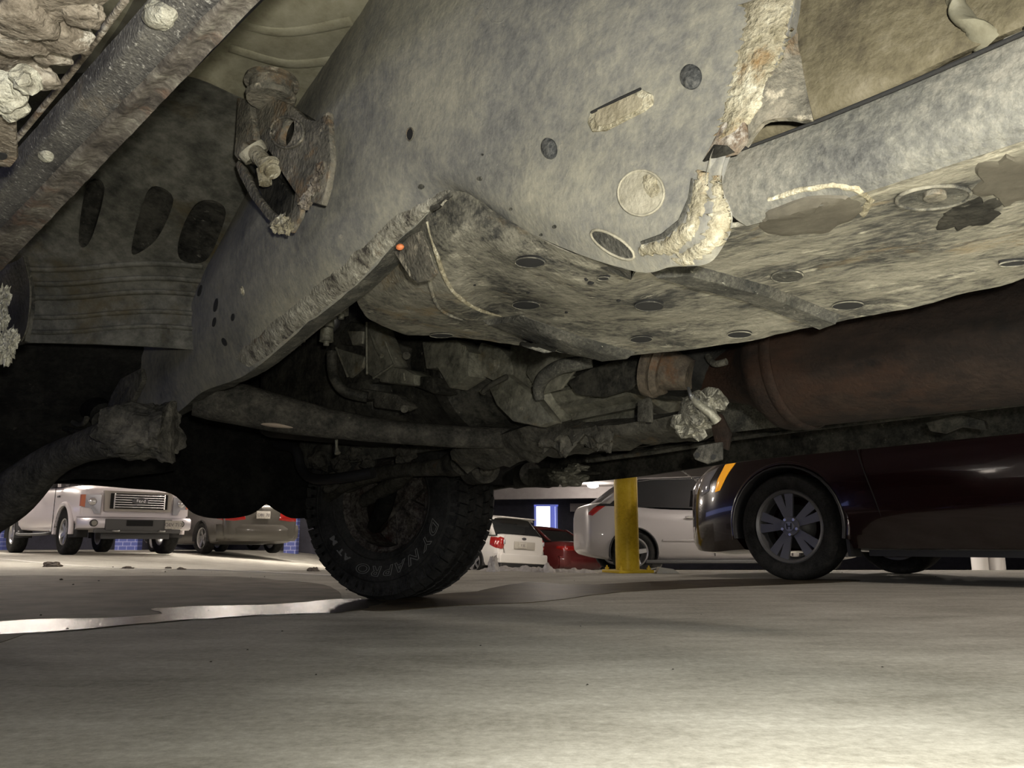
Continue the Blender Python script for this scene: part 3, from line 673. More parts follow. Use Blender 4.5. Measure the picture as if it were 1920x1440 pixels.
tube_part('sensor', [X(1297, 745, 1.11), X(1310, 758, 1.11), X(1332, 775, 1.12), X(1345, 790, 1.13)], [.004, .006, .007, .008], 'cast', ex, n=12)
for i in range(3):
    c_ = X(1300 + i * 5, 748 + i * 4, 1.11); bm = bmesh.new(); a_ball(bm, c_, (.005, .002, .008)); from_bm('sensor_ring', bm, 'steel', ex)
tube_part('sensor_wire', [X(1291, 728, 1.12), X(1294, 738, 1.11), X(1297, 746, 1.11)], .003, 'steel', ex, n=8)
plate_px('hanger_bracket', 1.14, [(1298, 852), (1310, 835), (1352, 828), (1352, 862), (1325, 870), (1302, 862)], .008, 'arm_dark', .003, ex, pid='muf')
for c_ in ((1308, 853), (1338, 857)): hbolt(c_[0], c_[1], .005, 'bracket_hole', 'hole', ('muf',), ex, .2, False)
plate_px('hanger_bracket', 1.20, [(1330, 790), (1350, 775), (1368, 812), (1362, 845), (1340, 832)], .01, 'muffler', .003, ex)
# brake pipes clipped along the far rail
tube_part('brake_pipe', [X(1100, 864, 1.78), X(1240, 846, 1.78), X(1370, 824, 1.78)], .006, 'arm')
tube_part('brake_pipe', [X(1300, 833, 1.76), X(1500, 806, 1.76), X(1920, 756, 1.76)], .005, 'oily_shade')
plate_px('rail_bracket', 1.82, [(1735, 792), (1800, 776), (1846, 788), (1850, 806), (1800, 800), (1770, 812), (1742, 808)], .02, 'oily_shade', .005)
# gearbox cross member, ragged with mud
cm = [[X(846, 840, 1.50), X(930, 818, 1.45), X(1015, 792, 1.40), X(1100, 800, 1.38), X(1230, 785, 1.36), X(1340, 760, 1.34)],
      [X(850, 858, 1.52), X(940, 838, 1.47), X(1030, 822, 1.42), X(1110, 822, 1.40), X(1240, 812, 1.38), X(1345, 795, 1.36)],
      [X(880, 880, 1.58), X(960, 866, 1.54), X(1040, 852, 1.50), X(1120, 846, 1.48), X(1250, 830, 1.46), X(1350, 815, 1.44)]]
sheet('gearbox_crossmember', cm, 'arm', SUV, .04, (5, 6), .018, 14, pid='cm')
sheet('mud_crust', [[X(1010, 830, 1.39), X(1080, 815, 1.37), X(1150, 818, 1.37)], [X(1020, 845, 1.42), X(1090, 832, 1.41), X(1150, 830, 1.41)]], 'arm', SUV, .02, (8, 10), .03, 30)
# heavy front cross tube, its lower highlight painted as a pale streak
fx = [X(365, 745, .80), X(400, 750, .84), X(450, 758, .90), X(530, 777, .99), X(620, 794, 1.09), X(720, 808, 1.20), X(800, 815, 1.30), X(880, 820, 1.40), X(990, 822, 1.54)]
bm = bmesh.new(); a_tube(bm, fx, [.050, .056, .058, .052, .042, .034, .032, .032, .030], 22, 8, .9)
reg(from_bm('front_cross_tube', bm, 'arm_dark', SUV, True, 60), 'ft')
p_, n_ = hit(515, 800, ('ft',)); p2_, _ = hit(560, 806, ('ft',)); p3_, _ = hit(478, 797, ('ft',))
tube_part('painted_glint', [p3_ + Vector((.0, 0, .004)), p_ + Vector((.0, 0, .004)), p2_ + Vector((0, 0, .004))], [.002, .012, .002], plain('painted_glint_tone', (.30, .245, .195), .35, .2), n=12, flat=.5)
tube_part('drain_stub', [X(631, 815, 1.22), X(631, 838, 1.22), X(633, 850, 1.22)], [.006, .004, .009], 'cast', n=10)
# far lower arm, its bush and the hose beside it
tube_part('lower_arm', [X(578, 962, 1.97), X(600, 944, 1.95), X(640, 912, 1.90), X(720, 886, 1.86), X(800, 878, 1.82), X(900, 872, 1.78)], [.030, .035, .026, .022, .024, .030], 'arm', n=16, flat=1.2, pid='arm')
tube_part('lower_arm', [X(620, 935, 2.0), X(690, 900, 1.95), X(760, 886, 1.9)], [.016, .02, .016], 'arm', n=12)
for (px, py, x_, r_) in ((860, 868, 1.78, .045), (900, 880, 1.80, .05), (580, 945, 1.93, .05)):
    c_ = X(px, py, x_); bm = bmesh.new(); a_cyl(bm, c_ + Vector((-.02, -.05, 0)), c_ + Vector((.02, .06, 0)), r_, r_ * .95, 24); a_ball(bm, c_ + Vector((-.02, -.055, 0)), (r_ * .6, .02, r_ * .6)); from_bm('arm_bush', bm, 'arm_dark', SUV, True, 40)
tube_part('rubber_hose', [X(520, 835, 1.7), X(553, 842, 1.7), X(566, 880, 1.7), X(590, 898, 1.7), X(640, 896, 1.7), X(700, 886, 1.75)], .021, 'blackplastic', n=16)
for (px, py, s_) in ((600, 860, .05), (640, 870, .04), (668, 850, .035), (690, 868, .03), (620, 905, .04), (760, 850, .04)):
    bm = bmesh.new(); bmesh.ops.create_icosphere(bm, subdivisions=3, radius=1); c_ = X(px, py, 1.85)
    for v in bm.verts: v.co = c_ + v.co * s_ * (1 + .5 * noise.noise(v.co * 2 + c_ * 9))
    from_bm('steering_joint', bm, 'arm_dark', SUV, True, 30)
# knuckle and brake shield inside the far wheel
for pts, r_, mt_ in (([X(640, 960, 2.08), X(690, 935, 2.06), X(740, 905, 2.02), X(770, 880, 2.0)], [.022, .03, .035, .03], 'arm'), ([X(700, 990, 2.1), X(720, 950, 2.08), X(730, 900, 2.05)], [.03, .04, .04], 'underblack')):
    tube_part('steering_knuckle', pts, r_, mt_, n=14)
c_ = X(706, 958, 2.12); bm = bmesh.new(); a_ball(bm, c_, (.03, .10, .10)); from_bm('brake_shield', bm, 'muffler', SUV)
# pale frosty block under the far sill
for (a_, b_, c__, d2) in ((1072, 896, .045, .5), (1048, 893, .034, 2.2), (1082, 882, .034, 3.7)):
    bm = bmesh.new(); bmesh.ops.create_icosphere(bm, subdivisions=4, radius=1); p_ = X(a_, b_, 2.18)
    for v in bm.verts:
        q_ = v.co * (1 + .45 * noise.fractal(v.co * 1.5 + Vector((d2, 0, 0)), .7, 2, 4)); v.co = p_ + Vector((q_.x * c__, q_.y * c__ * 1.3, q_.z * c__ * .62))
    from_bm('frosted_mount', bm, 'cast', SUV, True, 30)
bm = bmesh.new(); c_ = X(985, 892, 2.2); a_cyl(bm, c_ + Vector((-.03, -.06, 0)), c_ + Vector((.03, .08, 0)), .045, .045, 24); from_bm('body_mount', bm, 'oily_shade', SUV, True, 40)
plate_px('body_mount', 2.16, [(940, 880), (1030, 878), (1110, 884), (1108, 888), (1040, 892), (1030, 912), (945, 914)], .05, 'oily_shade', .006)

# --- near-side front suspension, far left of the picture
tube_part('lower_arm', [X(-60, 985, .46), X(20, 930, .47), X(90, 870, .50), (X(150, 840, .52)), X(215, 820, .55), X(262, 808, .58)], [.055, .052, .036, .030, .036, .040], 'arm_dark', n=18, flat=1.15)
c_ = X(262, 808, .56); bm = bmesh.new(); ax = Vector((.25, -.25, .0)).normalized()
a_cyl(bm, c_ - ax * .055, c_ + ax * .05, .052, .055, 30); a_cyl(bm, c_ + ax * .045, c_ + ax * .062, .060, .058, 30); a_cyl(bm, c_ - ax * .068, c_ - ax * .05, .036, .04, 24)
bmesh.ops.triangulate(bm, faces=bm.faces[:]); bmesh.ops.subdivide_edges(bm, edges=bm.edges[:], cuts=5, use_grid_fill=True)
for v in bm.verts: v.co += (v.co - c_).normalized() * .016 * (noise.fractal(v.co * 22, .7, 2, 4) - .1)
from_bm('arm_bush', bm, 'arm_dark', SUV, True, 50)
o = plate_px('shock_bracket', .58, [(262, 690), (266, 712), (250, 745), (232, 775), (222, 800), (215, 835), (176, 830), (180, 800), (195, 775), (208, 740), (225, 710)], .012, 'arm_dark', .004, pid='sb')
for pts in ([(236, 735), (240, 725), (242, 728), (232, 752), (227, 750)], [(214, 742), (219, 736), (221, 740), (212, 760), (208, 757)]):
    P = [hit(*p, only=('sb',))[0] for p in pts]; n = hit(*pts[0], only=('sb',))[1]; bm = bmesh.new(); a_prism(bm, [p + n * .001 for p in P], -n * .006); from_bm('bracket_slot', bm, 'hole', SUV, False)
tube_part('upper_arm', [X(20, 645, .62), X(60, 665, .66), X(110, 690, .70), X(160, 735, .72), X(195, 790, .70)], [.02, .022, .024, .03, .03], 'oily_shade', n=14)
tube_part('upper_arm', [X(0, 690, .62), X(80, 700, .66), X(150, 745, .70), X(195, 780, .70)], [.03, .034, .04, .035], 'underblack', n=14)
tube_part('brake_hose', [X(20, 800, .62), X(60, 788, .62), X(110, 800, .64), X(160, 815, .66)], .008, 'oily_shade')
tube_part('hook_pipe', [X(131, 755, .66), X(133, 785, .66), X(145, 796, .66), X(158, 793, .66), X(163, 783, .66)], .007, 'arm')
tube_part('wiring_loom', [X(90, 640, .66), X(110, 660, .7), X(140, 670, .72), X(170, 668, .74), (X(190, 680, .74)), X(185, 695, .74), X(165, 700, .74)], .010, 'oily_shade')
tube_part('wiring_loom', [X(130, 640, .7), X(145, 660, .72), X(140, 690, .74)], .008, 'oily_shade')
bm = bmesh.new(); a_cyl(bm, X(15, 718, .6), X(15, 734, .6), .010, .009, 12); from_bm('pale_fitting', bm, 'frost', SUV, True, 40)
for (px, py, s_) in ((60, 810, .05), (120, 815, .045), (25, 700, .05), (90, 760, .05), (200, 660, .05), (130, 700, .06)):
    bm = bmesh.new(); bmesh.ops.create_icosphere(bm, subdivisions=3, radius=1); c_ = X(px, py, .80)
    for v in bm.verts: v.co = c_ + v.co * s_ * (1 + .6 * noise.noise(v.co * 2 + c_ * 9))
    from_bm('suspension_joint', bm, 'oily_shade', SUV, True, 30)
# backing panel of the near wheel house
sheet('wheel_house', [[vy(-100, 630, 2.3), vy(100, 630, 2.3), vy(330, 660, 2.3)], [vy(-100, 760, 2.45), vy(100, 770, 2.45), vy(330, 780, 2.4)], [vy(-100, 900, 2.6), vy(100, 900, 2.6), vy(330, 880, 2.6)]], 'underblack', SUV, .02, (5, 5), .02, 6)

# --- skid plate of the tank and gearbox
sk = G([row(.62, (740, 440, .66), (700, 480, .70), (668, 545, .74), (690, 595, .82), (760, 628, .92)),
        row(.62, (790, 400, .60), (800, 470, .63), (830, 550, .70), (858, 592, .80), (872, 633, .95)),
        row(.60, (862, 358, .58), (870, 440, .60), (895, 530, .70), (940, 585, .82), (1000, 650, .96)),
        row(.60, (960, 420, .585), (975, 480, .62), (1000, 545, .72), (1040, 600, .84), (1095, 668, .96)),
        row(.58, (1130, 490, .60), (1140, 530, .67), (1150, 570, .76), (1170, 615, .87), (1200, 664, .97)),
        row(.58, (1240, 440, .56), (1265, 500, .68), (1290, 560, .79), (1335, 600, .88), (1385, 641, .96)),
        row(.58, (1400, 420, .585), (1430, 470, .69), (1470, 520, .79), (1515, 565, .88), (1570, 603, .95)),
        row(.58, (1600, 365, .585), (1635, 415, .68), (1680, 465, .77), (1720, 520, .86), (1750, 566, .93)),
        row(.58, (1920, 262, .585), (1920, 330, .66), (1920, 395, .74), (1920, 460, .83), (1920, 522, .93)),
        row(.58, (2160, 180, .585), (2150, 255, .66), (2140, 330, .74), (2130, 400, .83), (2120, 470, .93))])
sk.append([p + Vector((0, -.9, 0)) for p in sk[-1]])
SK = sheet('skid_plate', sk, 'skid', SUV, .004, (8, 8), .003, 16, pid='skid', angle=60)
sw = G([row(.57, (1330, 292, .57), (1345, 340, .565), (1370, 400, .57), (1400, 424, .583)),
        row(.57, (1528, 231, .57), (1545, 280, .565), (1575, 335, .57), (1600, 368, .583)),
        row(.57, (1920, 64, .57), (1920, 140, .565), (1920, 215, .57), (1920, 264, .583)),
        row(.57, (2200, -55, .57), (2190, 40, .565), (2180, 120, .57), (2160, 182, .583))])
sw.append([p + Vector((0, -.95, 0)) for p in sw[-1]])
sheet('skid_side_wall', sw, grime('speckled_grey_steel', [(.28, (.030, .031, .031)), (.46, (.068, .068, .064)), (.6, (.105, .104, .092)), (.76, (.165, .158, .135))], 6, 110, (.24, .23, .19), .66, 18, (.13, .115, .082), .62, .7), SUV, .006, (6, 6), pid='skid')
# deep dark gap and tan floor above the side wall
sheet('sill_floor', [[X(1400, -420, .62), X(1700, -420, .62), X(2050, -420, .62)], [X(1380, 60, .61), X(1700, -60, .61), X(2100, -200, .61)], [X(1330, 285, .60), X(1560, 205, .60), X(1920, 50, .60), ][:3], [X(1335, 300, .66), X(1560, 220, .66), X(1920, 66, .66)]],
      grime('tan_mud_stained_floor', [(.28, (.03, .028, .024)), (.46, (.075, .065, .045)), (.60, (.12, .105, .068)), (.78, (.18, .16, .115))], 4, 30, (.26, .235, .18), .68, 10, (.035, .026, .018), .60, .8), SUV, .004, (8, 8), .006, 7, pid='sf')
tube_part('floor_swage', [hit(1788, -10, ('sf',))[0], hit(1800, 20, ('sf',))[0], hit(1825, 55, ('sf',))[0], hit(1855, 82, ('sf',))[0]], .011, 'pan', flat=.5)
tube_part('drip_gap', [X(1528, 229, .562), X(1700, 158, .562), X(1920, 62, .562), X(2100, -16, .562)], .0016, 'hole', n=8)
tube_part('drip_gap', [X(1318, 303, .555), X(1390, 280, .56), X(1528, 229, .562)], [.002, .0012, .0012], 'hole', n=8)
# channels pressed in the skid plate
def on(px, py, only, lift=.001):
    p, n = hit(px, py, only); return p + n * lift
def surf_strip(name, A, B, only, mat, lift, par=SUV, k=24, thick=.006, rag=0.0, w=6):
    """raised band lying on a surface between two picture lines"""
    def along(Lp, t):
        t = t * (len(Lp) - 1); i = min(int(t), len(Lp) - 2); u = t - i
        return (Lp[i][0] + (Lp[i + 1][0] - Lp[i][0]) * u, Lp[i][1] + (Lp[i + 1][1] - Lp[i][1]) * u)
    bm = bmesh.new(); prev = None; sd = A[0][0] * .37
    for i in range(k + 1):
        a_ = along(A, i / k); b_ = along(B, i / k); fr = []; bk = []
        if rag:
            ra, rb = rag * noise.noise(Vector((i * .55, sd, 0))), rag * noise.noise(Vector((i * .55, sd, 5)))
            dx_, dy_ = b_[0] - a_[0], b_[1] - a_[1]; dl = max(1, math.hypot(dx_, dy_)); a_ = (a_[0] - dx_ / dl * ra, a_[1] - dy_ / dl * ra); b_ = (b_[0] + dx_ / dl * rb, b_[1] + dy_ / dl * rb)
        for j in range(w + 1):
            u = j / w; px, py = a_[0] + (b_[0] - a_[0]) * u, a_[1] + (b_[1] - a_[1]) * u; p, n = hit(px, py, only)
            l_ = lift * (math.sin(math.pi * min(1, max(0, u))) ** .6 if rag else (0.12 if j in (0, w) else 1)) * (1 + (.7 * noise.noise(p * 70) if rag else 0)) + .0002; fr.append(bm.verts.new(p + n * l_)); bk.append(bm.verts.new(p - n * thick))
        if prev:
            for j in range(w): bm.faces.new((prev[0][j], prev[0][j + 1], fr[j + 1], fr[j])); bm.faces.new((prev[1][j], bk[j], bk[j + 1], prev[1][j + 1]))
            bm.faces.new((prev[0][0], fr[0], bk[0], prev[1][0])); bm.faces.new((prev[0][w], prev[1][w], bk[w], fr[w]))
        else:
            for j in range(w): bm.faces.new((fr[j], fr[j + 1], bk[j + 1], bk[j]))
        prev = (fr, bk)
    for j in range(w): bm.faces.new((prev[0][j], prev[1][j], prev[1][j + 1], prev[0][j + 1]))
    return from_bm(name, bm, mat, par, True, 45)
S_ = ('skid',)
surf_strip('pressed_channel', [(1215, 505), (1390, 552), (1530, 606)], [(1305, 498), (1440, 535), (1575, 590)], S_, 'skid_dark', .010, SK)
surf_strip('pressed_channel', [(905, 600), (1010, 640), (1120, 668)], [(975, 590), (1080, 628), (1190, 660)], S_, 'skid_dark', .010, SK)
surf_strip('pressed_channel', [(862, 604), (950, 640), (1020, 662)], [(885, 596), (970, 628), (1050, 658)], S_, 'skid_dark', -.002, SK)
def disc_on(name, px, py, rx, ry, only, mat, lift=.001, par=SUV, dep=.006, rot=0, rim=None, dome=0, n=36, conform=False, rag=0):
    """disc lying in the surface, its outline measured as an ellipse in the picture"""
    c, nn = hit(px, py, only); P = []
    for i in range(n):
        a_ = 2 * math.pi * i / n; ex_, ey_ = math.cos(a_) * rx, math.sin(a_) * ry
        if rag: f_ = 1 + rag * noise.noise(Vector((math.cos(a_) * 2.5, math.sin(a_) * 2.5, px))); ex_ *= f_; ey_ *= f_
        qx, qy = px + ex_ * math.cos(rot) - ey_ * math.sin(rot), py + ex_ * math.sin(rot) + ey_ * math.cos(rot)
        if conform: P.append((qx, qy)); continue
        d_ = tolocal(ray(qx, qy)); t_ = (c - EYE).dot(nn) / d_.dot(nn); P.append(EYE + d_ * t_)
    bm = bmesh.new()
    if conform:
        rings = [[bm.verts.new(hit(px, py, only)[0] - nn * dep)] * 0 + [bm.verts.new((lambda h_: h_[0] + h_[1] * lift * (0 if u == 1 else 1))(hit(px + (q[0] - px) * u, py + (q[1] - py) * u, only))) for q in P] for u in (1, .92, .7, .45, .2)]
        low_ = [bm.verts.new((lambda h_: h_[0] - h_[1] * dep)(hit(q[0], q[1], only))) for q in P]
        rings = [low_] + rings
        for a2, b2 in zip(rings, rings[1:]):
            for i in range(n): bm.faces.new((a2[i], a2[(i + 1) % n], b2[(i + 1) % n], b2[i]))
        bm.faces.new(rings[-1])
    elif dome:
        rings = [[bm.verts.new(p.lerp(c, u) + nn * (lift + dome * (1 - (1 - u) ** 2))) for p in P] for u in (0, .15, .35, .6, .85)]
        low_ = [bm.verts.new(p - nn * dep) for p in P]; rings = [low_] + rings
        for a2, b2 in zip(rings, rings[1:]):
            for i in range(n): bm.faces.new((a2[i], a2[(i + 1) % n], b2[(i + 1) % n], b2[i]))
        bm.faces.new(rings[-1]); bm.faces.new(low_[::-1])
    else: a_prism(bm, [p + nn * lift for p in P], -nn * dep)
    o = from_bm(name, bm, mat, par, True, 35)
    if rim:
        bm = bmesh.new(); a_tube(bm, [p + nn * lift for p in P] + [P[0] + nn * lift], rim[0], 8, 1); from_bm('hole_rim', bm, rim[1], o, True, 60)
    return o
for (px, py, rx, ry, ro) in ((995, 489, 28, 9.5, .02), (987, 570, 26, 7.5, .02), (1133, 519, 11, 3.5, 0), (1217, 571, 27, 9, .0), (1203, 634, 21, 6, -.03), (1387, 625, 23, 6, -.03), (1590, 570, 30, 7.5, -.06), (1476, 515, 30, 11, -.05), (1902, 490, 30, 5, -.1), (828, 627, 22, 4, 0), (1060, 650, 20, 9, .0)):
    disc_on('drain_hole', px, py, rx, ry, S_, 'hole' if px != 1476 else 'skid_dark', .0022, SK, .006, ro, (.0008, 'skid'))
for (px, py, r_) in ((1108, 530, 6), (1100, 524, 3), (1160, 563, 4), (990, 548, 3), (890, 534, 2.5), (1062, 585, 3), (1098, 522, 2.5)):
    disc_on('rust_pit', px, py, r_, r_ * .45, S_, 'hole', .0012, SK, .003, 0)
disc_on('shallow_dish', 1520, 404, 100, 34, S_, grime('dry_mud', [(.34, (.06, .055, .044)), (.55, (.085, .078, .062)), (.75, (.12, .112, .09))], 4, 30, None, .6, 30, None, .6, .8, 0, .15), .0016, SK, .004, -.20, None, .0015, 48, True, .25)
surf_strip('dish_rim', [(1440, 378), (1500, 362), (1560, 352), (1600, 358), (1625, 375), (1612, 400)], [(1440, 370), (1500, 352), (1562, 342), (1610, 350), (1640, 375), (1622, 406)], S_, 'crust', .0015, SK, 30, .004, 4)
dd = disc_on('drain_recess', 1750, 365, 70, 21, S_, 'skid_dark', .0022, SK, .006, -.10, (.0016, 'skid')); disc_on('drain_plug', 1752, 357, 22, 8, S_, 'rustbracket', .006, dd, .01, -.1)
disc_on('oil_stain', 1825, 400, 60, 26, S_, 'oily_shade', .0010, SK, .002, -.3, None, 0, 40, True, .6)
disc_on('dried_mud', 1890, 335, 62, 44, S_, bpy.data.materials['dry_mud'], .0014, SK, .004, -.3, None, 0, 40, True, .5)
# bright pressed ridges of the front wall of the skid plate
tube_part('pressed_ridge', [on(802, 415, S_), on(818, 470, S_), on(835, 520, S_), on(860, 555, S_), on(900, 580, S_), on(940, 592, S_)], [.002, .003, .0035, .0035, .003, .001], 'crust', SK, flat=1)
tube_part('pressed_ridge', [on(782, 450, S_), on(800, 500, S_), on(815, 560, S_), on(835, 585, S_), on(870, 600, S_)], [.002, .003, .003, .003, .001], 'skid', SK)
o = plate_px('shield_bracket', .585, [(738, 472, .60), (770, 440, .59), (788, 432, .585), (802, 470, .585), (818, 512, .60), (806, 524, .61), (784, 530, .615), (768, 520, .61), (752, 494, .605)], .004, 'rustbracket', .002, SUV, pid='brk')
bm = bmesh.new(); a_ball(bm, X(750, 463, .58), (.005, .006, .004)); from_bm('orange_paint_dab', bm, plain('orange_paint', (.55, .17, .06), .6), o)

# --- the near frame rail, large and pale with dried salt
FR = G([row(.55, (1520, -300, .60), (1500, -60, .565), (1478, 60, .555), (1425, 190, .548), (1372, 270, .548), (1352, 340, .55), (1372, 400, .555), (1368, 440, .565)),
        row(.55, (1400, -300, .60), (1380, -60, .56), (1372, 90, .55), (1350, 220, .548), (1335, 310, .545), (1330, 390, .545), (1330, 450, .55), (1330, 492, .57)),
        row(.55, (1270, -300, .60), (1250, -60, .56), (1245, 90, .55), (1240, 210, .55), (1235, 300, .548), (1235, 380, .548), (1242, 440, .55), (1262, 500, .57)),
        row(.55, (1130, -300, .60), (1120, -60, .56), (1110, 90, .55), (1100, 210, .552), (1095, 290, .553), (1100, 370, .556), (1125, 440, .565), (1175, 506, .585)),
        row(.55, (990, -300, .60), (980, -60, .56), (965, 80, .55), (950, 190, .552), (940, 270, .556), (935, 330, .56), (945, 380, .57), (968, 425, .59)),
        row(.55, (870, -300, .60), (855, -60, .56), (830, 70, .55), (810, 180, .552), (800, 250, .556), (800, 300, .56), (815, 335, .57), (858, 365, .59)),
        row(.55, (800, -300, .60), (738, 5, .56), (715, 90, .55), (700, 190, .552), (695, 270, .556), (700, 340, .562), (718, 390, .575), (765, 438, .60)),
        row(.55, (700, -60, .60), (608, 200, .56), (602, 270, .56), (595, 345, .565), (595, 400, .57), (605, 450, .58), (625, 495, .595), (668, 535, .62)),
        row(.55, (520, 250, .64), (480, 392, .60), (480, 440, .60), (485, 490, .605), (492, 530, .615), (505, 565, .625), (525, 592, .64), (565, 618, .66)),
        row(.55, (420, 420, .70), (395, 508, .67), (392, 550, .67), (395, 590, .675), (400, 620, .68), (412, 650, .685), (430, 675, .69), (462, 702, .70)),
        row(.55, (345, 540, .76), (322, 602, .74), (322, 630, .74), (325, 655, .74), (330, 680, .74), (338, 700, .74), (350, 718, .745), (380, 735, .75)),
        row(.55, (270, 600, .83), (240, 655, .81), (240, 680, .80), (245, 700, .80), (255, 722, .79), (268, 745, .79), (290, 765, .79), (330, 775, .79)),
        row(.55, (200, 640, .90), (170, 690, .88), (175, 712, .87), (182, 735, .86), (195, 757, .85), (210, 778, .84), (230, 795, .84), (262, 805, .84))])
RL = sheet('frame_rail', FR, 'rail', SUV, .012, (7, 6), .0022, 9, pid='rail', angle=70)
Rr_ = ('rail',)
# lower flange crusted with salt, running along the bottom of the rail
surf_strip('salted_flange', [(858, 361), (765, 434), (668, 530), (566, 612), (470, 690)], [(838, 355), (742, 405), (640, 500), (535, 585), (440, 668)], Rr_, grime('salt_and_rust_crust', [(.36, (.05, .045, .04)), (.48, (.17, .16, .13)), (.6, (.24, .23, .19)), (.72, (.38, .365, .30))], 22, 70, (.4, .385, .32), .62, 40, (.12, .08, .045), .6, .85, 0, 1), .003, RL, 60, .006, 5)
# inner, bottom face of the rail so that it is a closed box
sheet('rail_inner_wall', [[r[-1] for r in FR[3:]], [r[-1] + Vector((.05, .03, .02)) for r in FR[3:]], [r[-1] + Vector((.06, .03, .12)) for r in FR[3:]]], 'skid_dark', RL, .004, (3, 4))
# pale lobe with a crescent ridge
surf_strip('salt_crescent', [(1308, 318), (1298, 360), (1288, 410), (1250, 448), (1196, 462)], [(1330, 325), (1325, 380), (1305, 440), (1262, 478), (1205, 478)], Rr_, 'crust', .0022, RL, 50, .006, 12, 8)
surf_strip('crescent_groove', [(1296, 335), (1290, 372), (1272, 412), (1240, 438), (1202, 452)], [(1300, 334), (1297, 374), (1280, 418), (1246, 447), (1204, 458)], Rr_, 'skid_dark', .0008, RL, 24)
surf_strip('salt_crust', [(1335, 330), (1335, 395), (1318, 450), (1260, 485)], [(1375, 330), (1380, 400), (1362, 452), (1290, 500)], Rr_, 'crust', .0018, RL, 50, .006, 16, 8)
o = surf_strip('salt_crust', [(1400, -40), (1395, 60), (1372, 150), (1356, 215), (1340, 268)], [(1496, -40), (1484, 60), (1462, 130), (1436, 200), (1394, 240)], Rr_, 'crust', .0022, RL, 80, .006, 22, 10)
# pinched weld corner at the end of the rail face
plate_px('weld_corner', .5445, [(1316, 302), (1352, 232), (1378, 218), (1396, 222), (1398, 262), (1378, 286)], .006, 'rusty_crud', .002, RL)
plate_px('weld_corner', .543, [(1316, 302), (1338, 270), (1362, 272), (1376, 284)], .004, 'oily_shade', .001, RL)
# bracket tab behind the crusted edge
tb = G([row(.57, (1480, -80, .575), (1492, 40, .57), (1505, 130, .565), (1525, 226, .56)), row(.57, (1455, -80, .56), (1462, 60, .555), (1450, 170, .553), (1440, 225, .553)), row(.57, (1420, -80, .56), (1400, 120, .553), (1385, 220, .552), (1395, 272, .552))])
sheet('bracket_tab', tb, 'rustbracket', SUV, .006, (6, 8), .004, 30, pid='tab')
disc_on('tab_face', 1470, 230, 52, 34, ('tab', 'skid'), grime('blue_grey_steel', [(.36, (.12, .13, .14)), (.6, (.24, .25, .25))], 6, 60), .002, SUV, .006, -.55, (.0022, 'crust'))
# plugs, holes and pressings of the rail
disc_on('rail_plug', 937, 14, 22, 29, Rr_, 'plug', -.001, RL, .008, .35, (.0012, 'rail'), .0)
disc_on('rail_plug', 1031, 279, 14, 20, Rr_, 'plug', .002, RL, .006, -.2, None, .003)
disc_on('rail_plug', 1297, 145, 19.5, 23.5, Rr_, 'plug', .002, RL, .006, 0, None, .003)
disc_on('drain_hole', 770, 252, 6.5, 12, Rr_, 'hole', .0012, RL, .005, .1, (.0008, 'rustbracket'))
for (px, py, rx, ry, ro) in ((405, 572, 3.5, 13, .2), (402, 604, 3, 9, .2), (437, 595, 3, 7, .1), (375, 545, 3, 11, .3), (421, 641, 4, 8, -.4)): disc_on('drain_hole', px, py, rx, ry, Rr_, 'hole', .0012, RL, .004, ro)
M['pale_rail'] = grime('pale_salted_paint', [(.30, (.14, .13, .105)), (.5, (.23, .215, .165)), (.74, (.33, .31, .245))], 10, 70, (.42, .40, .32), .64, 26, (.2, .155, .09), .6, .7, 0, .4)
disc_on('pressed_boss', 1203, 362, 43, 42, Rr_, 'pale_rail', .0008, RL, .006, 0, (.0012, 'pale_rail'), .0022, 48)
disc_on('pressed_boss', 1224, 350, 13, 22, Rr_, 'crust', .0028, RL, .006, -.4, None, .0010, 36, False, .3)
disc_on('dark_recess', 1150, 458, 46, 16, Rr_, 'skid_dark', .0010, RL, .004, .55, (.0014, 'pale_rail'))
slot = [(1112, 208), (1205, 168), (1225, 178), (1226, 196), (1212, 208), (1138, 246), (1112, 248), (1104, 230)]
P = [on(x_, y_, Rr_, 0) for x_, y_ in slot]; n_ = hit(1165, 205, Rr_)[1]; c_ = sum(P, Vector()) / len(P)
bm = bmesh.new(); a_prism(bm, [p + n_ * .003 for p in P], -n_ * .008); bmesh.ops.recalc_face_normals(bm, faces=bm.faces); bevel(bm, .002); o = from_bm('pressed_slot', bm, 'crust', RL, True, 40)
bm = bmesh.new(); a_prism(bm, [c_ + (p - c_) * .72 + n_ * .0042 for p in P], -n_ * .006); from_bm('slot_face', bm, grime('stained_slot', [(.36, (.17, .15, .105)), (.6, (.27, .245, .18))], 10, 60), o, True, 40)
tube_part('slot_gap', [on(1114, 213, Rr_, .0035), on(1160, 190, Rr_, .0035), on(1206, 169, Rr_, .0035)], .0014, 'hole', o, n=8)
for (px, py, r_) in ((905, 290, 2.5), (958, 392, 3), (1040, 425, 4), (790, 350, 6), (900, 335, 5), (1015, 440, 3)): disc_on('dirt_pit', px, py, r_, r_ * .8, Rr_, 'skid_dark', .0008, RL, .002)
# frost and dirt at the far end of the rail
hbolt(455, 545, .006, 'rail_bolt', 'crust', Rr_, RL)

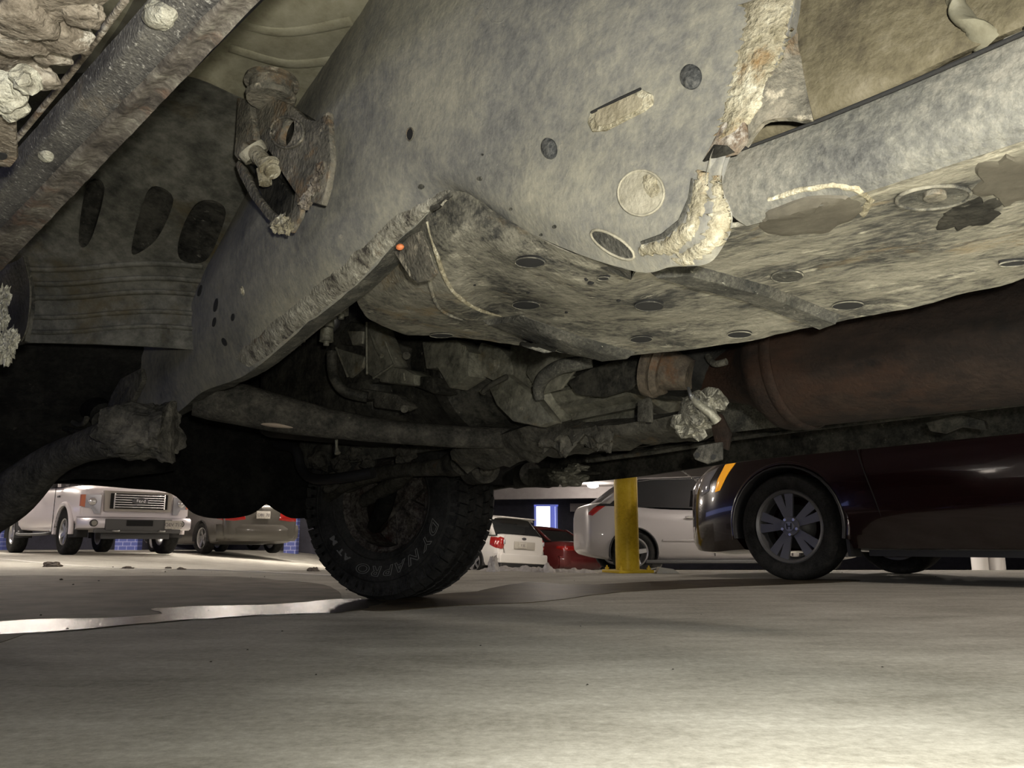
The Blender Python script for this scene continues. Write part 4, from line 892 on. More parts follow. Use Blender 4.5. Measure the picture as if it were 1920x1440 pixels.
# --- body mount bracket bolted over the near rail
bk = empty('body_mount_bracket', (0, 0, 0), 0, SUV)
c_ = X(508, 182, .525); up = Vector((0, 0, 1)); bm = bmesh.new()
a_cyl(bm, c_ + up * -.002, c_ + up * .030, .033, .033, 40); a_cyl(bm, c_ + up * .022, c_ + up * .028, .041, .040, 40); a_cyl(bm, c_ - up * .006, c_ + up * .002, .036, .038, 40)
from_bm('rubber_mount', bm, 'rustbracket', bk, True, 40)
o = plate_px('bracket_plate', .525, [(449, 190), (460, 182), (480, 178), (512, 182), (545, 196), (572, 222), (592, 226), (614, 208), (620, 300), (612, 350), (602, 384), (560, 372), (532, 330), (510, 292), (488, 262), (470, 240), (458, 214)], .010, 'rustbracket', .003, bk, pid='bk')
cb = bmesh.new(); pc = X(538, 248, .525); a_cyl(cb, pc - Vector((.03, .0, 0)), pc + Vector((.04, 0, 0)), .0215, .0215, 32); cc = from_bm('cut', cb, None, None, False)
o.parent = None; boolean(o, [cc]); o.parent = bk
tube_part('hole_lip', [X(538 + 31 * math.cos(a_), 248 + 29 * math.sin(a_), .523) for a_ in [2 * math.pi * i / 24 for i in range(25)]], .0022, 'rustbracket', bk, n=8, k=1)
plate_px('bracket_flange', .515, [(444, 182), (466, 188), (476, 250), (474, 262), (455, 268), (446, 300), (438, 290), (442, 240)], .03, 'rustbracket', .003, bk)
plate_px('bracket_back', .56, [(452, 186), (548, 200), (592, 226), (600, 370), (560, 372), (480, 330), (450, 290)], .004, 'oily_shade', .001, bk)
bm = bmesh.new(); a_cyl(bm, X(470, 278, .510), X(482, 294, .520), .022, .021, 28); from_bm('bracket_washer', bm, grime('dusty_rubber_face', [(.36, (.20, .185, .14)), (.6, (.34, .32, .25))], 10, 60), bk, True, 40)
bm = bmesh.new(); a_cyl(bm, X(478, 285, .512), X(512, 322, .520), .0125, .012, 22); a_cyl(bm, X(505, 310, .517), X(508, 316, .518), .017, .017, 24); a_cyl(bm, X(494, 318, .515), X(498, 345, .518), .011, .010, 8); from_bm('bracket_bolt', bm, 'crust', bk, True, 40)
o = plate_px('bracket_tongue', .53, [(446, 300), (456, 312), (480, 362), (504, 392), (530, 412), (548, 392), (552, 360), (568, 375), (562, 405), (545, 436), (524, 432), (500, 410), (470, 372), (448, 330), (440, 308)], .008, 'rustbracket', .003, bk)
plate_px('bracket_tongue', .55, [(484, 350), (520, 330), (548, 366), (545, 400), (525, 412), (502, 392)], .004, 'oily_shade', .001, bk)
for (px, py, s_) in ((528, 418, .013), (540, 426, .010), (592, 350, .016), (575, 375, .013), (600, 320, .012), (515, 424, .008)):
    bm = bmesh.new(); bmesh.ops.create_icosphere(bm, subdivisions=3, radius=1); c_ = X(px, py, .525)
    for v in bm.verts: v.co = c_ + Vector((v.co.x * .5, v.co.y, v.co.z)) * s_ * (1 + .8 * noise.fractal(v.co * 2 + c_ * 9, .7, 2, 3))
    from_bm('salt_clump', bm, 'crust' if py > 400 else 'rusty_crud', bk, True, 30)

# --- near sill with its hanging flange, top left
sl = [[pz(-180, 640, .64), pz(-60, 250, .64), pz(90, 60, .64), pz(330, -200, .64)], ]
def sill_line(a_, b_, z, n=4):
    L_ = [pz(a_[0] + (b_[0] - a_[0]) * i / (n - 1), a_[1] + (b_[1] - a_[1]) * i / (n - 1), z) for i in range(n)]
    d_ = (L_[-1] - L_[0]).normalized(); return [L_[0] - d_ * .5] + L_ + [L_[-1] + d_ * 1.1]
ZS = .64
rows_ = [sill_line((-60, 385), (330, -60), .66), sill_line((-30, 385), (300, 15), ZS + .004), sill_line((-20, 405), (390, -40), ZS), sill_line((-20, 470), (450, -20), ZS - .006), sill_line((-20, 490), (470, -20), ZS + .006)]
sheet('near_sill', [[v for v in r] for r in rows_], 'sill', SUV, .03, (5, 14), .0008, 22, pid='sill')
fl_ = [sill_line((-20, 450), (432, -20), ZS - .009), sill_line((-20, 470), (452, -20), ZS - .012), sill_line((-20, 500), (478, -20), ZS - .008), sill_line((-20, 530), (506, -20), ZS - .010)]
sheet('sill_flange', fl_, grime('corroded_flange', [(.30, (.03, .027, .025)), (.48, (.070, .062, .054)), (.6, (.115, .104, .09)), (.76, (.21, .20, .17))], 14, 120, (.25, .24, .205), .66, 80, (.14, .09, .065), .56, .85, 0, .5), SUV, .006, (6, 40), .0028, 30, pid='sill')
tube_part('sill_seam', [pz(235, 0, ZS - .004), pz(130, 140, ZS - .004), pz(30, 262, ZS - .004), pz(-20, 320, ZS - .004)], .0028, 'rusty_crud', k=10)
SI = ('sill',)
disc_on('salted_bolt_head', 301, 28, 30, 22, SI, 'frost', .004, SUV, .006, .2, None, .006); hbolt(297, 30, .008, 'sill_bolt', 'frost', SI)
disc_on('salted_bolt_head', 87, 292, 15, 10, SI, 'frost', .002, SUV, .004, .3, None, .003); hbolt(84, 291, .0045, 'sill_bolt', 'frost', SI)
# running board that the step bracket carries, behind the lens
bm = bmesh.new(); a_box(bm, (-.04, -.55, .625), (.17, 1.8, .045)); bevel(bm, .012, 3); from_bm('running_board', bm, 'blackplastic', SUV, True, 40)
for y_ in (-1.2, -.2):
    tube_part('step_arm', [(.0, y_, .61), (.12, y_, .62), (.3, y_, .70), (.55, y_, .72)], .018, 'rusty_crud')
# crusted step bracket in the very corner
st_ = [sill_line((-160, 250), (120, -160), .60), sill_line((-100, 300), (200, -90), .58), sill_line((-40, 300), (235, -30), .60)]
sheet('step_bracket', [[pz(-200, 140, .60), pz(-50, -60, .60), pz(120, -220, .60)], [pz(-160, 260, .585), pz(10, 90, .585), pz(200, -120, .585)], [pz(-120, 330, .60), pz(40, 168, .60), pz(235, -60, .60)]], 'rusty_crud', SUV, .02, (14, 14), .006, 14, pid='step')
for (px, py, s_) in ((20, 60, .028), (110, 60, .026), (60, 140, .022), (15, 150, .02), (150, 20, .018), (88, 95, .02), (35, 20, .03)):
    p_, n_ = hit(px, py, ('step',)); bm = bmesh.new(); bmesh.ops.create_icosphere(bm, subdivisions=4, radius=1)
    for v in bm.verts: v.co = p_ + Vector((v.co.x, v.co.y, v.co.z * .55)) * s_ * .8 * (1 + .28 * noise.fractal(v.co * 1.3 + p_ * 9, .9, 2, 3))
    from_bm('rust_scab', bm, 'rusty_crud', SUV, True, 40)
plate = [pz(-30, 205, .57), pz(22, 212, .57), pz(30, 240, .568), pz(33, 300, .566), pz(20, 316, .566), pz(-30, 310, .566)]
bm = bmesh.new(); a_prism(bm, plate, (0, 0, .008)); bmesh.ops.recalc_face_normals(bm, faces=bm.faces); bevel(bm, .003); reg(from_bm('step_tab', bm, 'rusty_crud', SUV, True, 40), 'stab')
disc_on('tab_hole', 4, 292, 10, 6, ('stab',), 'hole', .001, SUV, .003)
for (px, py, s_) in ((18, 196, .012), (8, 172, .014), (48, 150, .010)):
    bm = bmesh.new(); bmesh.ops.create_icosphere(bm, subdivisions=3, radius=1); c_ = pz(px, py, .568)
    for v in bm.verts: v.co = c_ + v.co * s_ * (1 + .35 * noise.fractal(v.co * 1.5 + c_ * 9, 1, 2, 3))
    from_bm('salt_clump', bm, 'frost', SUV, True, 30)
# mud flap edge and frosted lug under the near sill
sheet('mud_flap', [[X(-40, 505, .27), X(20, 495, .28), X(45, 480, .28)], [X(-40, 570, .28), X(20, 570, .29), X(58, 570, .29)], [X(-40, 660, .28), X(10, 650, .29), X(48, 640, .29)]], 'oily_shade', SUV, .006, (5, 5), .003, 14)
for (px, py, s_) in ((8, 650, .026), (22, 640, .016), (5, 560, .018), (4, 600, .015)):
    bm = bmesh.new(); bmesh.ops.create_icosphere(bm, subdivisions=4, radius=1); c_ = X(px, py, .27)
    for v in bm.verts: v.co = c_ + Vector((v.co.x * .5, v.co.y, v.co.z)) * s_ * (1 + .6 * noise.fractal(v.co * 3 + c_ * 9, .7, 2, 4))
    from_bm('frosted_lug', bm, 'frost', SUV, True, 30)
tube_part('wire', [X(45, 482, .28), X(57, 540, .285), X(52, 610, .285), X(40, 640, .285)], .0016, 'arm', n=8)
# ------------------------------------------------------------------ wheels and cars
def make_wheel(parent, loc, Rr, rim, w, side, spokes=5, pair=True, mat='satin', steer=0, detail=False, name='wheel'):
    """side = +1 when the outer face looks to local +x"""
    h = w / 2; e = empty(name, loc, steer, parent)
    bm = bmesh.new()
    a_lathe(bm, [(side * h * .30, rim * .86), (side * h * .74, rim * .93), (side * h * .84, rim * 1.0), (side * h * .78, rim * 1.03), (-side * h * .8, rim * 1.03), (-side * h * .8, rim * .93), (side * h * .2, rim * .84), (side * h * .30, rim * .86)], 56)
    def spoke(ang, r0, r1, w0, w1, xa, xb, th=.018):
        c, s = math.cos(ang), math.sin(ang)
        pts = []
        for r, ww, xx in ((r0, w0, xa), (r1, w1, xb)):
            for sg in (-1, 1): pts.append(Vector((xx, c * r - s * sg * ww / 2, s * r + c * sg * ww / 2)))
        q = [pts[0], pts[1], pts[3], pts[2]]
        mid = [(q[0] + q[1]) / 2, (q[2] + q[3]) / 2]
        a_prism(bm, q, (-side * th, 0, 0))
    hb = side * h
    for i in range(spokes):
        a0 = R(80) + 2 * math.pi * i / spokes
        if pair:
            for dd in (-1, 1): spoke(a0 + dd * .195, rim * .20, rim * .97, rim * .15, rim * .27, hb * .56, hb * .66)
        else: spoke(a0, rim * .15, rim * .97, rim * .34, rim * .26, hb * .56, hb * .66)
    bmesh.ops.create_cone(bm, cap_ends=True, segments=30, radius1=rim * .31, radius2=rim * .26, depth=.03, matrix=Matrix.Translation((hb * .52, 0, 0)) @ Matrix.Rotation(R(90) * side, 4, 'Y'))
    from_bm('rim', bm, mat, e, True, 30)
    bm = bmesh.new(); a_lathe(bm, tire_prof(Rr, rim, w), 72); t_ = from_bm('tire', bm, 'rubber', e, True, 60)
    bm = bmesh.new(); a_cyl(bm, (-hb * .1, 0, 0), (-hb * .02, 0, 0), rim * .62, None, 32); from_bm('brake_disc', bm, plain('brake_steel', (.08, .078, .075), .5, .7), e)
    if detail:
        for i in range(5):
            a0 = R(54) + 2 * math.pi * i / 5; p = Vector((hb * .58, math.cos(a0) * rim * .225, math.sin(a0) * rim * .225))
            bm = bmesh.new(); a_cyl(bm, p, p + Vector((side * .016, 0, 0)), .011, .009, 12)
            from_bm('lug_nut', bm, 'chrome', e, True, 40)
    return e

def loft(stations, n_end=0):
    """stations: (y, half width, z bottom, z top, crown); returns a closed bmesh"""
    bm = bmesh.new()
    S = spline([Vector((s[0], s[1], 0)) for s in stations], 5); S2 = spline([Vector((s[2], s[3], s[4])) for s in stations], 5)
    rings = []
    for a_, b_ in zip(S, S2):
        y, w_ = a_.x, max(.05, a_.y); zb_, zt_, cr = b_; h = zt_ - zb_
        half = [(.0, zb_), (.70, zb_), (.92, zb_ + .03 * h), (.985, zb_ + .13 * h), (1.0, zb_ + .34 * h), (1.0, zb_ + .55 * h), (.985, zb_ + .74 * h), (.955, zb_ + .88 * h), (.88, zb_ + .975 * h), (.72, zt_ + cr * .35), (.4, zt_ + cr * .8), (0, zt_ + cr)]
        pts = [(w_ * u, z) for u, z in half]
        ring = pts + [(-x_, z) for x_, z in reversed(pts[1:-1])]
        rings.append([bm.verts.new((x_, y, z)) for x_, z in ring])
    n = len(rings[0])
    for a_, b_ in zip(rings, rings[1:]):
        for j in range(n): bm.faces.new((a_[j], a_[(j + 1) % n], b_[(j + 1) % n], b_[j]))
    bm.faces.new(rings[0]); bm.faces.new(rings[-1][::-1])
    return bm
def cutter(x, y, z, r, side, dep=.30):
    bm = bmesh.new(); a_cyl(bm, (x - side * dep, y, z), (x + side * .2, y, z), r, None, 48)
    return from_bm('cut', bm, None, None, False)
def car_body(car, st, paint, wheels, arch):
    o = from_bm('body', loft(st), paint, car, True, 35)
    par = o.parent; o.parent = None
    mw = car.matrix_basis.copy()
    boolean(o, [cutter(s * wx, wy, wz, arch, s) for (wx, wy, wz) in wheels for s in (1, -1)])
    o.parent = par; o.data.shade_smooth(); o.data.set_sharp_from_angle(angle=R(35))
    # black wheel-house liners
    for (wx, wy, wz) in wheels:
        for s in (1, -1):
            bm = bmesh.new(); n = 20; r = arch - .006
            prev = None
            for i in range(n + 1):
                a_ = R(-12) + R(204) * i / n
                q = [bm.verts.new((s * xx, wy + math.cos(a_) * rr, wz + math.sin(a_) * rr)) for xx, rr in ((wx - .30, r), (wx + .02, r), (wx + .02, r - .012), (wx - .30, r - .012))]
                if prev:
                    for k_ in range(4): bm.faces.new((prev[k_], prev[(k_ + 1) % 4], q[(k_ + 1) % 4], q[k_]))
                prev = q
            from_bm('wheel_liner', bm, 'blackplastic', car)
    return o
def cabin(car, side, wb, wt, paint, pillars, roof_r, zbelt):
    """side: closed side outline (y, z) of the glasshouse, front bottom first, clockwise; wb/wt half widths at belt and roof"""
    zs = [p[1] for p in side]; z0, z1 = min(zs), max(zs)
    def hw(z, e=0): return wb + (wt - wb) * (z - z0) / (z1 - z0) + e
    bm = bmesh.new()
    L_ = [bm.verts.new((-hw(z), y, z)) for y, z in side]; R_ = [bm.verts.new((hw(z), y, z)) for y, z in side]; n = len(side)
    bm.faces.new(L_); bm.faces.new(R_[::-1])
    for i in range(n): bm.faces.new((L_[i], R_[i], R_[(i + 1) % n], L_[(i + 1) % n]))
    from_bm('windows', bm, 'glass', car, False)
    bm = bmesh.new(); n = len(roof_r); P = []
    for y, z in roof_r:
        row = []
        for u in (-1.02, -.97, -.8, -.4, 0, .4, .8, .97, 1.02):
            row.append(Vector((hw(z) * u, y, z + .035 * (1 - u * u) - (.03 if abs(u) > 1 else 0))))
        P.append(row)
    F = [[bm.verts.new(p) for p in r] for r in P]; B = [[bm.verts.new(p - Vector((0, 0, .03))) for p in r] for r in P]
    for i in range(n - 1):
        for j in range(8):
            bm.faces.new((F[i][j], F[i][j + 1], F[i + 1][j + 1], F[i + 1][j])); bm.faces.new((B[i][j], B[i + 1][j], B[i + 1][j + 1], B[i][j + 1]))
        bm.faces.new((F[i][0], F[i + 1][0], B[i + 1][0], B[i][0])); bm.faces.new((F[i][8], B[i][8], B[i + 1][8], F[i + 1][8]))
    for i in (0, -1):
        for j in range(8): bm.faces.new((F[i][j], F[i][j + 1], B[i][j + 1], B[i][j]))
    from_bm('roof', bm, paint, car)
    for (ya, za, yb_, zb_, ww) in pillars:
        for s in (-1, 1):
            bm = bmesh.new()
            a_prism(bm, [(s * hw(za, -.02), ya - ww / 2, za), (s * hw(za, -.02), ya + ww / 2, za), (s * hw(zb_, -.02), yb_ + ww * .4, zb_), (s * hw(zb_, -.02), yb_ - ww * .4, zb_)], (s * .03, 0, 0))
            bevel(bm, .006); from_bm('pillar', bm, paint, car)
def part_poly(name, car, pts, off, mat, bv=.006, sub=None):
    bm = bmesh.new(); a_prism(bm, pts, off)
    if bv: bevel(bm, bv)
    return from_bm(name, bm, mat, sub or car, True, 35)
def skin(name, car, body, A, B, d, mat, lift=.006, n=10, w=5, sub=None, thick=.012):
    """lens or panel lying on the body skin between the lines A and B, found along direction d"""
    me = body.data; bv = BVHTree.FromPolygons([v.co.copy() for v in me.vertices], [tuple(p.vertices) for p in me.polygons]); d = Vector(d).normalized()
    def along(Lp, t):
        t = t * (len(Lp) - 1); i = min(int(t), len(Lp) - 2); return Vector(Lp[i]).lerp(Vector(Lp[i + 1]), t - i)
    bm = bmesh.new(); prev = None
    for i in range(n + 1):
        a_, b_ = along(A, i / n), along(B, i / n); fr = []; bk = []
        for j in range(w + 1):
            q = a_.lerp(b_, j / w); h_ = bv.ray_cast(q - d * 3, d); p = h_[0] if h_[0] is not None else q
            e_ = lift * (.3 if (j in (0, w) or i in (0, n)) else 1)
            fr.append(bm.verts.new(p - d * e_)); bk.append(bm.verts.new(p + d * thick))
        if prev:
            for j in range(w): bm.faces.new((prev[0][j], prev[0][j + 1], fr[j + 1], fr[j])); bm.faces.new((prev[1][j], bk[j], bk[j + 1], prev[1][j + 1]))
            bm.faces.new((prev[0][0], fr[0], bk[0], prev[1][0])); bm.faces.new((prev[0][w], prev[1][w], bk[w], fr[w]))
        else:
            for j in range(w): bm.faces.new((fr[j], fr[j + 1], bk[j + 1], bk[j]))
        prev = (fr, bk)
    for j in range(w): bm.faces.new((prev[0][j], prev[1][j], prev[1][j + 1], prev[0][j + 1]))
    return from_bm(name, bm, mat, sub or car, True, 50)
def text_mesh(name, s, size, mat, parent, loc, rot, ext=.002, bold=0.0, align='CENTER'):
    cu = bpy.data.curves.new(name, 'FONT'); cu.body = s; cu.size = size; cu.extrude = ext; cu.offset = bold; cu.align_x = align; cu.align_y = 'CENTER'
    o = bpy.data.objects.new('tmp', cu); COL.objects.link(o); bpy.context.view_layer.update()
    me = bpy.data.meshes.new_from_object(o.evaluated_get(bpy.context.evaluated_depsgraph_get()))
    bpy.data.objects.remove(o); bpy.data.curves.remove(cu)
    r = link(name, me, mat, parent, False); r.location = loc; r.rotation_euler = rot
    return r
def number_plate(car, x, y, z, rz, text):
    bm = bmesh.new(); a_box(bm, (0, 0, 0), (.31, .012, .155)); bevel(bm, .004)
    p = from_bm('number_plate', bm, 'plate', car); p.location = (x, y, z); p.rotation_euler = (0, 0, rz)
    text_mesh('plate_text', text, .088, 'plate_ink', p, (0, -.008, -.005), (R(90), 0, 0), .001)
    return p
def place(car, X, Y, rz, tilt=(0, 0)):
    car.location = (X, Y, ground(X, Y)); car.rotation_euler = (tilt[0], tilt[1], rz)
GRID = TH                      # heading away-left
OPP = TH + math.pi

BODY = {}; LAST = [None]
def sedan_like(name, label, paint, L_=4.7, W_=1.80, belt=.92, trunk=1.02, hood=.86, rimmat='alloy', plate='', wagon=False, gap=.19, roofz=1.44, wf=.29):
    car = empty(name); tag(car, label, 'car'); w = W_ / 2; f = L_ / 2
    st = [(-f, w * .62, .42, trunk - .30, 0), (-f + .03, w * .86, .32, trunk - .10, .0), (-f + .14, w * .93, .26, trunk - .01, .01), (-f + .55, w * .985, gap, trunk, .02), (-1.0, w, gap, belt + .02, .02), (0, w, gap, belt, .02), (.9, w, gap, belt - .03, .02),
          (f - .9, w * .99, gap, hood, .03), (f - .35, w * .93, .2, hood - .09, .03), (f - .1, w * .82, .24, hood - .2, .01), (f, w * .6, .3, hood - .32, 0)]
    wy = L_ * wf
    wl = [(w - .01, wy, .33), (w - .01, -wy, .33)]
    BODY[name + label] = car_body(car, st, paint, wl, .37)
    LAST[0] = BODY[name + label]
    for s in (1, -1):
        for y in (wy, -wy): make_wheel(car, (s * (w - .12), y, .325), .325, .215, .21, s, 5, False, rimmat)
    side = [(1.15, belt - .04), (.35, roofz - .03), (-.2, roofz), (-.9, roofz - .04), (-1.75, trunk - .02)]
    roof = [(.40, roofz - .05), (.1, roofz - .005), (-.3, roofz), (-.7, roofz - .02), (-1.0, roofz - .08)]
    if wagon:
        side = [(1.25, belt - .04), (.45, roofz - .03), (-.3, roofz), (-1.35, roofz - .05), (-1.95, trunk - .05)]
        roof = [(.50, roofz - .05), (.1, roofz - .005), (-.5, roofz), (-1.1, roofz - .02), (-1.45, roofz - .07)]
    cabin(car, side, w * .93, w * .70, paint, [(.18, belt - .03, .12, roofz - .03, .09), (side[0][0], side[0][1], side[1][0], side[1][1], .09), (side[-1][0] + .12, side[-1][1] + .03, side[-2][0], side[-2][1], .16)], roof, belt)
    return car

def tail_parts(car, L_, W_, trunk, lens, plate, z_pl, bumper_mat, emb=True):
    f = L_ / 2; w = W_ / 2
    for s in (-1, 1):
        skin('tail_light', car, LAST[0], [(s * w * .42, 0, lens[0] + .03), (s * w * .7, 0, lens[0]), (s * w * .93, 0, lens[0] + .01)], [(s * w * .46, 0, lens[1]), (s * w * .7, 0, lens[1]), (s * w * .93, 0, lens[1] - .01)], (0, 1, 0), 'redlens', .012)
        skin('tail_light', car, LAST[0], [(0, -f + .08, lens[0] + .01), (0, -f + .34, lens[0] + .05)], [(0, -f + .08, lens[1] - .01), (0, -f + .34, lens[1] - .02)], (-s, 0, 0), 'redlens', .010)
    bm = bmesh.new(); pts = [(x_ * w, -f - .045 + .17 * abs(x_) ** 3, 0) for x_ in (-1.0, -.85, -.5, 0, .5, .85, 1.0)]
    rows = [[Vector((p[0] * k_, p[1] + dy, z)) for p in pts] for z, dy, k_ in ((.26, .06, .96), (.34, 0, 1), (.52, -.01, 1.01), (.60, .02, 1.0))]
    prev = None
    for r in rows:
        q = [bm.verts.new(p) for p in r]; q2 = [bm.verts.new(p + Vector((0, .08, 0))) for p in r]
        if prev:
            for j in range(6): bm.faces.new((prev[0][j], prev[0][j + 1], q[j + 1], q[j])); bm.faces.new((prev[1][j], q2[j], q2[j + 1], prev[1][j + 1]))
        else:
            for j in range(6): bm.faces.new((q[j], q[j + 1], q2[j + 1], q2[j]))
        last = (q, q2); prev = (q, q2)
    for j in range(6): bm.faces.new((last[0][j], last[1][j], last[1][j + 1], last[0][j + 1]))
    from_bm('rear_bumper', bm, bumper_mat, car, True, 50)
    number_plate(car, 0, -f - .03, z_pl, 0, plate)
    if emb:
        bm = bmesh.new()
        for (ax, az, dz) in ((.055, .036, 0), (.02, .034, 0), (.036, .013, .018)):
            n = 24; pts = [Vector((math.cos(2 * math.pi * i / n) * ax, 0, math.sin(2 * math.pi * i / n) * az + dz)) for i in range(n + 1)]
            a_tube(bm, pts, .0045, 6, 1)
        e_ = from_bm('emblem', bm, 'chrome', car); e_.location = (0, -f - .0, z_pl + .19)

# --- taupe sedan seen from behind, right of the truck
c = sedan_like('sedan', 'dusty taupe sedan seen from behind, parked right of the white pickup truck', 'taupe', trunk=1.04, belt=.95, plate='')
tail_parts(c, 4.7, 1.8, 1.04, (.67, .88), 'OB1 70', .80, 'taupe')
p = wY(488, 1015, 17.6); place(c, p.x - math.sin(GRID) * 2.3, p.y + math.cos(GRID) * 2.3, GRID)
SED = c
# --- dark car between truck and taupe sedan
c = sedan_like('hatchback', 'near-black car half hidden between the white pickup truck and the taupe sedan', 'navy', belt=.98, hood=.92, wagon=True, roofz=1.5)
p = wY(392, 1015, 21.5); place(c, p.x - 1.2, p.y + 3.2, OPP)
# --- dark red sedan on the ramp
c = sedan_like('sedan', 'dark red sedan seen from behind, between the white SUV and the silver car', 'red_paint', trunk=1.02, belt=.93)
tail_parts(c, 4.7, 1.8, 1.02, (.76, .90), 'AIR 04', .82, 'red_paint')
p = wY(1092, 1015, 24.5); place(c, p.x - math.sin(GRID) * 2.3, p.y + math.cos(GRID) * 2.3, GRID, (R(1.5), R(2.5)))
# --- dark car past the red one
c = sedan_like('sedan', 'dark car showing only its roof between the red sedan and the silver car', 'navy', trunk=1.0, belt=.92, roofz=1.42)
place(c, 3.4, 33, GRID + .2)
# --- silver car, side on, behind the bollard
c = sedan_like('station_wagon', 'silver car parked side-on behind the yellow bollard', 'silver', L_=4.25, wf=.335, W_=1.85, belt=.96, trunk=1.06, hood=.9, wagon=True, roofz=1.46, rimmat='alloy')
p = wY(1181, 1015, 12.5); place(c, p.x + 4.25 * .335, p.y + .92, R(-90) + R(3))
for s in (1, -1):
    skin('tail_light', c, LAST[0], [(0, -2.10, .88), (0, -2.0, .98), (0, -1.86, 1.06)], [(0, -2.02, .86), (0, -1.92, .94), (0, -1.80, 1.02)], (-s, 0, 0), 'redlens', .012)
for y in (-.55, .5):
    bm = bmesh.new(); a_ball(bm, (.925, y, .84), (.015, .10, .022)); from_bm('door_handle', bm, 'chrome', c)
for y in (-.22, .95):
    bm = bmesh.new(); a_box(bm, (.928, y, .58), (.008, .010, .62)); from_bm('door_gap', bm, 'hole', c, False)
bm = bmesh.new(); a_box(bm, (.93, .1, .50), (.02, 2.2, .03)); bevel(bm, .005); from_bm('rub_strip', bm, 'silver', c)
bm = bmesh.new(); a_box(bm, (.89, 0, .19), (.06, 2.5, .05)); bevel(bm, .01); from_bm('sill_trim', bm, 'greyplastic', c)

# --- white SUV seen from behind
def white_suv():
    car = empty('compact_suv'); tag(car, 'dirty white SUV seen from behind, right of the big tyre', 'car')
    L_, w = 4.7, .96; f = L_ / 2
    st = [(-f, w * .72, .45, 1.0, 0), (-f + .05, w * .90, .34, 1.12, 0), (-f + .3, w * .97, .28, 1.14, .01), (-1.2, w, .27, 1.10, .02), (0, w, .27, 1.06, .02), (1.0, w, .27, 1.03, .02), (f - .8, w * .98, .28, 1.02, .03), (f - .2, w * .86, .3, .92, .02), (f, w * .6, .4, .72, 0)]
    wl = [(w - .01, 1.38, .37), (w - .01, -1.42, .37)]; WB = car_body(car, st, 'white_suv', wl, .42)
    for s in (1, -1):
        for y in (1.38, -1.42): make_wheel(car, (s * (w - .13), y, .37), .37, .235, .24, s, 5, False, 'alloy')
    side = [(1.3, 1.02), (.5, 1.62), (-.4, 1.66), (-1.75, 1.60), (-2.22, 1.08)]
    cabin(car, side, w * .94, w * .74, 'white_suv', [(1.3, 1.02, .5, 1.62, .1), (.15, 1.03, .05, 1.6, .1), (-.95, 1.05, -1.0, 1.6, .1), (-2.05, 1.10, -1.65, 1.58, .30)],
          [(.55, 1.59), (.1, 1.65), (-.6, 1.66), (-1.4, 1.64), (-1.95, 1.58)], 1.05)
    # tailgate, pale below the dark window
    part_poly('tailgate', car, [(-.70, -f - .0, 1.10), (.70, -f - .0, 1.10), (.74, -f - .03, .80), (.66, -f - .04, .56), (-.66, -f - .04, .56), (-.74, -f - .03, .80)], (0, -.03, 0), 'white_suv', .012)
    bm = bmesh.new(); a_box(bm, (0, -f - .075, .86), (.78, .02, .20)); bevel(bm, .006); from_bm('plate_recess', bm, plain('dirty_grey_panel', (.38, .36, .32), .6), car)
    for s in (-1, 1):
        skin('tail_light', car, WB, [(s * .70, 0, .76), (s * .80, 0, .74), (s * .90, 0, .76)], [(s * .70, 0, 1.03), (s * .80, 0, 1.06), (s * .88, 0, 1.02)], (0, 1, 0), 'redlens', .05)
        skin('tail_light', car, WB, [(0, -f + .10, .76), (0, -f + .32, .84)], [(0, -f + .10, 1.04), (0, -f + .34, 1.06)], (-s, 0, 0), 'redlens', .012)
        bm = bmesh.new(); a_box(bm, (s * .74, -f - .06, .93), (.06, .015, .12)); from_bm('reversing_lens', bm, 'clearlens', car)
    bm = bmesh.new(); a_box(bm, (0, -f - .02, .50), (1.78, .16, .24)); a_box(bm, (0, -f + .06, .56), (1.88, .2, .16)); bevel(bm, .03, 3)
    from_bm('rear_bumper', bm, 'white_suv', car, True, 40)
    bm = bmesh.new(); a_box(bm, (0, -f + .02, .31), (1.70, .2, .20)); bevel(bm, .03, 3); from_bm('bumper_skirt', bm, 'blackplastic', car, True, 40)
    bm = bmesh.new(); a_box(bm, (0, -2.02, 1.60), (1.30, .26, .035)); bevel(bm, .01); from_bm('spoiler', bm, 'white_suv', car)
    number_plate(car, -.10, -f - .10, .86, 0, 'T 35')
    bm = bmesh.new(); a_ball(bm, (0, 0, 0), (.09, .01, .038), 20, 8); e_ = from_bm('emblem', bm, 'badge_blue', car); e_.location = (0, -f - .045, 1.04)
    bm = bmesh.new(); a_tube(bm, [(-.05, -2.20, 1.14), (.18, -2.18, 1.19), (.36, -2.20, 1.16)], .012, 8, 4); from_bm('wiper', bm, 'blackplastic', car)
    p_ = wY(975, 1015, 23.0); place(car, p_.x - math.sin(GRID) * 2.3, p_.y + math.cos(GRID) * 2.3, GRID, (R(1.0), R(3.0)))
white_suv()

